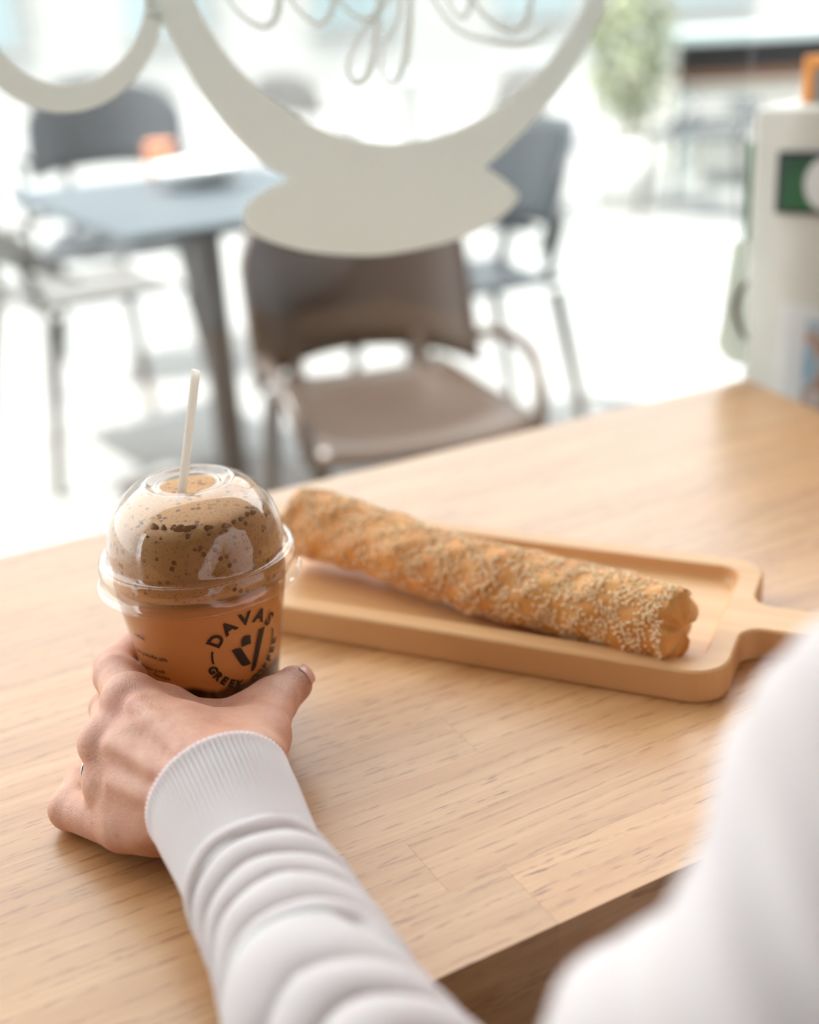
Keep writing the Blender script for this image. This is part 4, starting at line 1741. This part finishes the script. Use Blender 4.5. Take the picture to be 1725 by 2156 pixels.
def make_chair(label, pos, rz, shell, leg, seat_h=0.45, top=0.82, width=0.50, low=0.57, group='plastic armchairs on the terrace'):
    """faces local -y; origin on the floor under the seat"""
    c = empty('terrace_chair', pos, rz)
    tag(c, label, 'chair', group)
    hw_ = width / 2
    def seat(u, v):
        x = (u - 0.5) * 2
        y = -0.23 + 0.45 * v
        wx = hw_ * (0.92 - 0.10 * v)
        z = seat_h - 0.022 * math.cos(x * math.pi / 2) * math.sin(v * math.pi) + 0.012 * abs(x) ** 3
        if v < 0.15:
            z -= 0.02 * (1 - v / 0.15) ** 2
        return (x * wx, y, z)
    v_, f_ = grid_sheet(seat, 13, 13, 0.012)
    new_obj('seat', v_, f_, shell, c)
    def bk(u, v):
        x = (u - 0.5) * 2
        ang = x * 1.05
        rad_ = hw_ * 1.02
        lo_ = low + 0.05 * (1 - abs(x)) * 0 - 0.03 * abs(x) ** 2
        hi_ = top - 0.13 * abs(x) ** 3
        z = lo_ + (hi_ - lo_) * v
        y = 0.24 - (1 - math.cos(ang)) * 0.24 + 0.06 * v
        return (rad_ * math.sin(ang) / math.sin(1.05), y, z)
    v_, f_ = grid_sheet(bk, 21, 9, -0.012)
    new_obj('backrest', v_, f_, shell, c)
    for sx in (-1, 1):
        xs = sx * hw_ * 0.98
        # arm loop: from the back round to the front leg
        new_obj('armrest', *_tube([(sx * hw_ * 1.0, 0.11, low + 0.03), (sx * hw_ * 1.06, 0.0, low + 0.055), (sx * hw_ * 1.05, -0.12, low + 0.05), (sx * hw_ * 1.0, -0.19, low + 0.0), (sx * hw_ * 0.95, -0.205, seat_h - 0.01)], 0.012), shell, c)
        for yy, ye in ((-0.19, -0.235), (0.19, 0.27)):
            new_obj('leg', *_tube([(sx * hw_ * 0.86, yy, seat_h - 0.005), (sx * hw_ * 0.95, (yy + ye) / 2, seat_h * 0.5), (sx * hw_ * 1.04, ye, 0.0)], [0.019, 0.015, 0.012]), leg, c)
        new_obj('back_post', *_tube([(sx * hw_ * 0.62, 0.19, seat_h), (sx * hw_ * 0.60, 0.235, low + 0.03)], 0.016), shell, c)
    return c


def _tube(pts, r):
    if not np.isscalar(r):
        rr_ = [float(np.interp(t, np.linspace(0, 1, len(r)), r)) for t in np.linspace(0, 1, (len(pts) - 1) * 5 + 1)]
    else:
        rr_ = r
    m_ = MB().tube(catmull(pts, 5), rr_, 10)
    return m_.v, m_.f


def floor_at(px, py):
    p = at(px, py, FLOOR)
    return (float(p[0]), float(p[1]), FLOOR)


def aim(d_deg):
    return math.radians(d_deg)


# seat centres from where the seats show at seat height
def seat_at(px, py, h=0.45):
    p = at(px, py, FLOOR + h)
    return (float(p[0]), float(p[1]), FLOOR)


make_chair('brown plastic armchair right outside the window, below the cup sticker', seat_at(825, 856), math.radians(16), M['chair_brown'], M['leg_metal'], width=0.41, low=0.50)
make_chair('taupe plastic armchair at the near side of the blue-grey terrace table', seat_at(192, 614), TA + math.radians(98), M['chair_taupe'], M['leg_metal'], width=0.50, top=0.70)
cr = at_depth(215, 300, 3.85)
make_chair('dark plastic armchair behind the blue-grey terrace table, its rounded back towards the top left', (cr[0], cr[1], FLOOR), math.radians(8), M['chair_dark'], M['leg_metal'], width=0.50, top=0.97, low=0.68)
cr = at_depth(945, 330, 2.9)
make_chair('dark slate armchair showing beside the lower right curve of the cup sticker', (cr[0], cr[1], FLOOR), math.radians(-70), M['chair_dark'], M['leg_metal'], width=0.44, top=0.84, low=0.58)
cr = seat_at(1490, 275)
make_chair('pale grey seat armchair far right on the terrace, left of the white stand', cr, math.radians(-35), M['chair_dark'], M['leg_metal'], width=0.56, top=0.60, low=0.50)

# table outside
TZ = FLOOR + 0.75
tc = at(312, 517, TZ) + EY * 0.12
te = at(104, 391, TZ); tn_ = at(530, 480, TZ)
ta = TA + math.radians(2)
ux = np.array([math.cos(ta), math.sin(ta), 0]); uy = np.array([-math.sin(ta), math.cos(ta), 0])
TWd, TDp = 0.64, 0.94
tcen = tc + ux * TWd / 2 + uy * TDp / 2
tab = empty('terrace_table', (tcen[0], tcen[1], FLOOR), ta)
tag(tab, 'blue-grey rectangular terrace table outside on the left', 'table')
MB().prism(round_rect(TWd, TDp, 0.03), 0.728, 0.75).build('tabletop', M['blue_top'], tab, bevel=0.003)
MB().tube([(0, 0, 0.02), (0, 0, 0.728)], 0.035, 20).build('pedestal', M['leg_metal'], tab, smooth=False)
MB().prism(round_rect(0.45, 0.6, 0.05), 0.0, 0.02).build('foot_plate', M['leg_metal'], tab, bevel=0.004)
# things on it
M['dish'] = plain('white_dish', (0.78, 0.80, 0.80), 0.3)
dp = at(420, 392, TZ + 0.0)
dish = MB().lathe([(0.0, 0.004), (0.05, 0.004), (0.055, 0.0), (0.06, 0.003), (0.098, 0.034), (0.104, 0.052), (0.101, 0.053), (0.094, 0.036), (0.058, 0.010), (0.0, 0.010)], 40).build('white_bowl', M['dish'], smooth=True)
dish.location = tuple(dp)
tag(dish, 'white shallow bowl on the blue-grey terrace table', 'bowl')
op = tcen * np.array([1, 1, 0]) + np.array([0, 0, TZ]) + ux * 0.06 + uy * 0.41
ob = MB()
ob.prism(round_rect(0.07, 0.05, 0.012), 0.0, 0.085)
obx = ob.build('small_box', plain('terracotta_box', (0.62, 0.24, 0.13), 0.5), bevel=0.006)
obx.location = tuple(op)
tag(obx, 'small orange-pink box on the far side of the terrace table', 'box')

# second terrace table further right with dark top, and another behind the sticker
def small_table(label, pos, w_, d_, h_, rz, top_m, group='distant terrace tables'):
    t_ = empty('terrace_table', pos, rz)
    tag(t_, label, 'table', group)
    MB().prism(round_rect(w_, d_, 0.03), h_ - 0.025, h_).build('tabletop', top_m, t_, bevel=0.003)
    MB().tube([(0, 0, 0.02), (0, 0, h_ - 0.025)], 0.03, 16).build('pedestal', M['leg_metal'], t_)
    MB().prism(round_rect(0.42, 0.42, 0.05), 0.0, 0.02).build('foot_plate', M['leg_metal'], t_, bevel=0.004)
    return t_


M['grey_top'] = plain('grey_tabletop', (0.30, 0.33, 0.34), 0.3)
p_ = at_depth(1340, 200, 5.2)
small_table('small grey terrace table beyond the window, left of the pale grey chair', (p_[0] + 0.2, p_[1] + 5.0, FLOOR), 0.7, 0.7, 0.74, TA, M['grey_top'])
p_ = at_depth(840, 240, 6.5)
small_table('small grey terrace table far off, seen through the cup sticker', (p_[0] + 0.1, p_[1] + 1.6, FLOOR), 0.75, 0.75, 0.74, TA, M['grey_top'])
for lab, x_, d_, rz_, m_ in (('dark chair far off on the terrace, left of the distant table', 640, 7.4, 40, 'chair_taupe'), ('dark chair far off on the terrace, right of the distant table', 1040, 6.6, -60, 'chair_taupe')):
    p_ = at_depth(x_, 200, d_)
    make_chair(lab, (p_[0], p_[1], FLOOR), math.radians(rz_), M[m_], M['leg_metal'])

# kiosk counter far right
M['kiosk_top'] = plain('grey_green_counter', (0.34, 0.40, 0.40), 0.3)
M['kiosk_dark'] = plain('dark_panel', (0.015, 0.015, 0.016), 0.5)
M['kiosk_brown'] = plain('brown_trim', (0.16, 0.075, 0.04), 0.5)
kp = at_depth(1570, 110, 7.0)
kz = kp[2]
kio = empty('outdoor_counter', (kp[0], kp[1], FLOOR), math.radians(-14))
tag(kio, 'long outdoor counter with grey top and dark front at the top right', 'counter')
H_ = kz - FLOOR
MB().box((0.35, 0.40, H_ + 0.10), (1.7, 1.1, 0.06)).build('counter_top', M['kiosk_top'], kio, bevel=0.008)
MB().box((0.28, 0.05, H_ - 0.02), (1.35, 0.05, 0.17)).build('front_panel', M['kiosk_dark'], kio)
MB().box((0.20, 0.0, H_ - 0.13), (1.2, 0.06, 0.06)).build('trim_board', M['kiosk_brown'], kio)
for lx_ in (-0.36, 1.02):
    for ly_ in (0.08, 0.85):
        MB().box((lx_, ly_, (H_ + 0.07) / 2), (0.07, 0.07, H_ + 0.07)).build('leg', M['kiosk_top'], kio, bevel=0.004)

# white slatted fence below it
fp = at_depth(1560, 190, 8.0)
fen = empty('slatted_fence', (fp[0], fp[1], FLOOR), math.radians(-6))
tag(fen, 'white slatted fence beyond the terrace at the right', 'fence')
fh = fp[2] - FLOOR + 0.13
for k in range(26):
    MB().box((-0.75 + k * 0.075, 0, fh / 2), (0.052, 0.02, fh)).build('slat', M['stand_white'], fen)
for z_ in (0.15, fh - 0.12):
    MB().box((0.18, 0.02, z_), (2.0, 0.02, 0.05)).build('rail', M['stand_white'], fen)


# shrubs: planters with leafy crowns
def leaf_material(name, a, b_):
    t = NT(name)
    bs = t.bsdf(rough=0.5)
    n = t.noise(t.coords(), 25, 3)
    c = t.mix(n, a, b_)
    t.l(c, bs.inputs['Base Color'])
    return t.m


M['leaf'] = leaf_material('olive_leaf', (0.09, 0.11, 0.045), (0.30, 0.33, 0.20))
M['leaf2'] = leaf_material('fresh_leaf', (0.16, 0.26, 0.05), (0.35, 0.48, 0.14))
M['pot'] = plain('pale_pot', (0.60, 0.60, 0.57), 0.6)
M['bark'] = plain('bark', (0.12, 0.085, 0.06), 0.8)


def shrub(name, label, pos, h_pot, r_pot, h_crown, r_crown, n_leaf, leaf, seed, group=None):
    rg = np.random.default_rng(seed)
    s_ = empty(name, pos)
    tag(s_, label, 'plant', group)
    if h_pot:
        MB().lathe([(0, 0.0), (r_pot * 0.75, 0.0), (r_pot, h_pot), (r_pot * 0.9, h_pot), (r_pot * 0.85, h_pot - 0.04), (0, h_pot - 0.05)], 28).build('pot', M['pot'], s_, smooth=True)
    base = max(h_pot - 0.05, 0)
    MB().tube([(0, 0, base), (0.02, 0.01, base + h_crown * 0.35), (-0.01, 0.02, base + h_crown * 0.7)], [0.02, 0.016, 0.008], 8).build('stem', M['bark'], s_)
    V, F = [], []
    for _ in range(n_leaf):
        d = rg.normal(size=3); d /= np.linalg.norm(d)
        p = d * (rg.uniform(0.35, 1) ** 0.5) * np.array([r_crown, r_crown, h_crown * 0.5]) + np.array([0, 0, base + h_crown * 0.55])
        a_ = rg.normal(size=3); a_ /= np.linalg.norm(a_)
        b2 = np.cross(a_, d); b2 /= np.linalg.norm(b2) + 1e-9
        L_ = rg.uniform(0.03, 0.055)
        n0 = len(V)
        V += [p - a_ * L_, p + b2 * L_ * 0.35, p + a_ * L_, p - b2 * L_ * 0.35]
        F.append((n0, n0 + 1, n0 + 2, n0 + 3))
    lo_ = new_obj('foliage', V, F, leaf, s_, smooth=False)
    lo_['kind'] = 'stuff'
    return s_


p_ = at_depth(1325, 110, 6.6)
shrub('potted_shrub', 'olive leaved shrub in a pale pot beyond the right curve of the cup sticker', (p_[0], p_[1], FLOOR), 0.38, 0.22, 1.0, 0.27, 900, M['leaf'], 5)
p_ = at(-25, 640, FLOOR)
shrub('potted_shrub', 'small fresh green plant at the left edge of the terrace', (p_[0] - 0.05, p_[1], FLOOR), 0.30, 0.16, 0.42, 0.2, 400, M['leaf2'], 6)

# pale street buildings closing the view
M['facade'] = plain('pale_facade', (0.30, 0.30, 0.29), 0.8)
M['facade_glass'] = plain('facade_glass', (0.20, 0.25, 0.26), 0.15)
bd = empty('building', (1.5, 24.0, FLOOR), math.radians(4))
tag(bd, 'pale building across the square behind everything', 'building')
MB().box((0, 2, 4.0), (44, 4, 8.0)).build('facade', M['facade'], bd)
for k in range(12):
    wn = MB().box((-19 + k * 3.4, -0.03, 2.1), (1.7, 0.08, 2.3)).build('window', M['facade'], bd)
    MB().box((-19 + k * 3.4, -0.08, 2.1), (1.45, 0.04, 2.05)).build('pane', M['facade_glass'], wn)
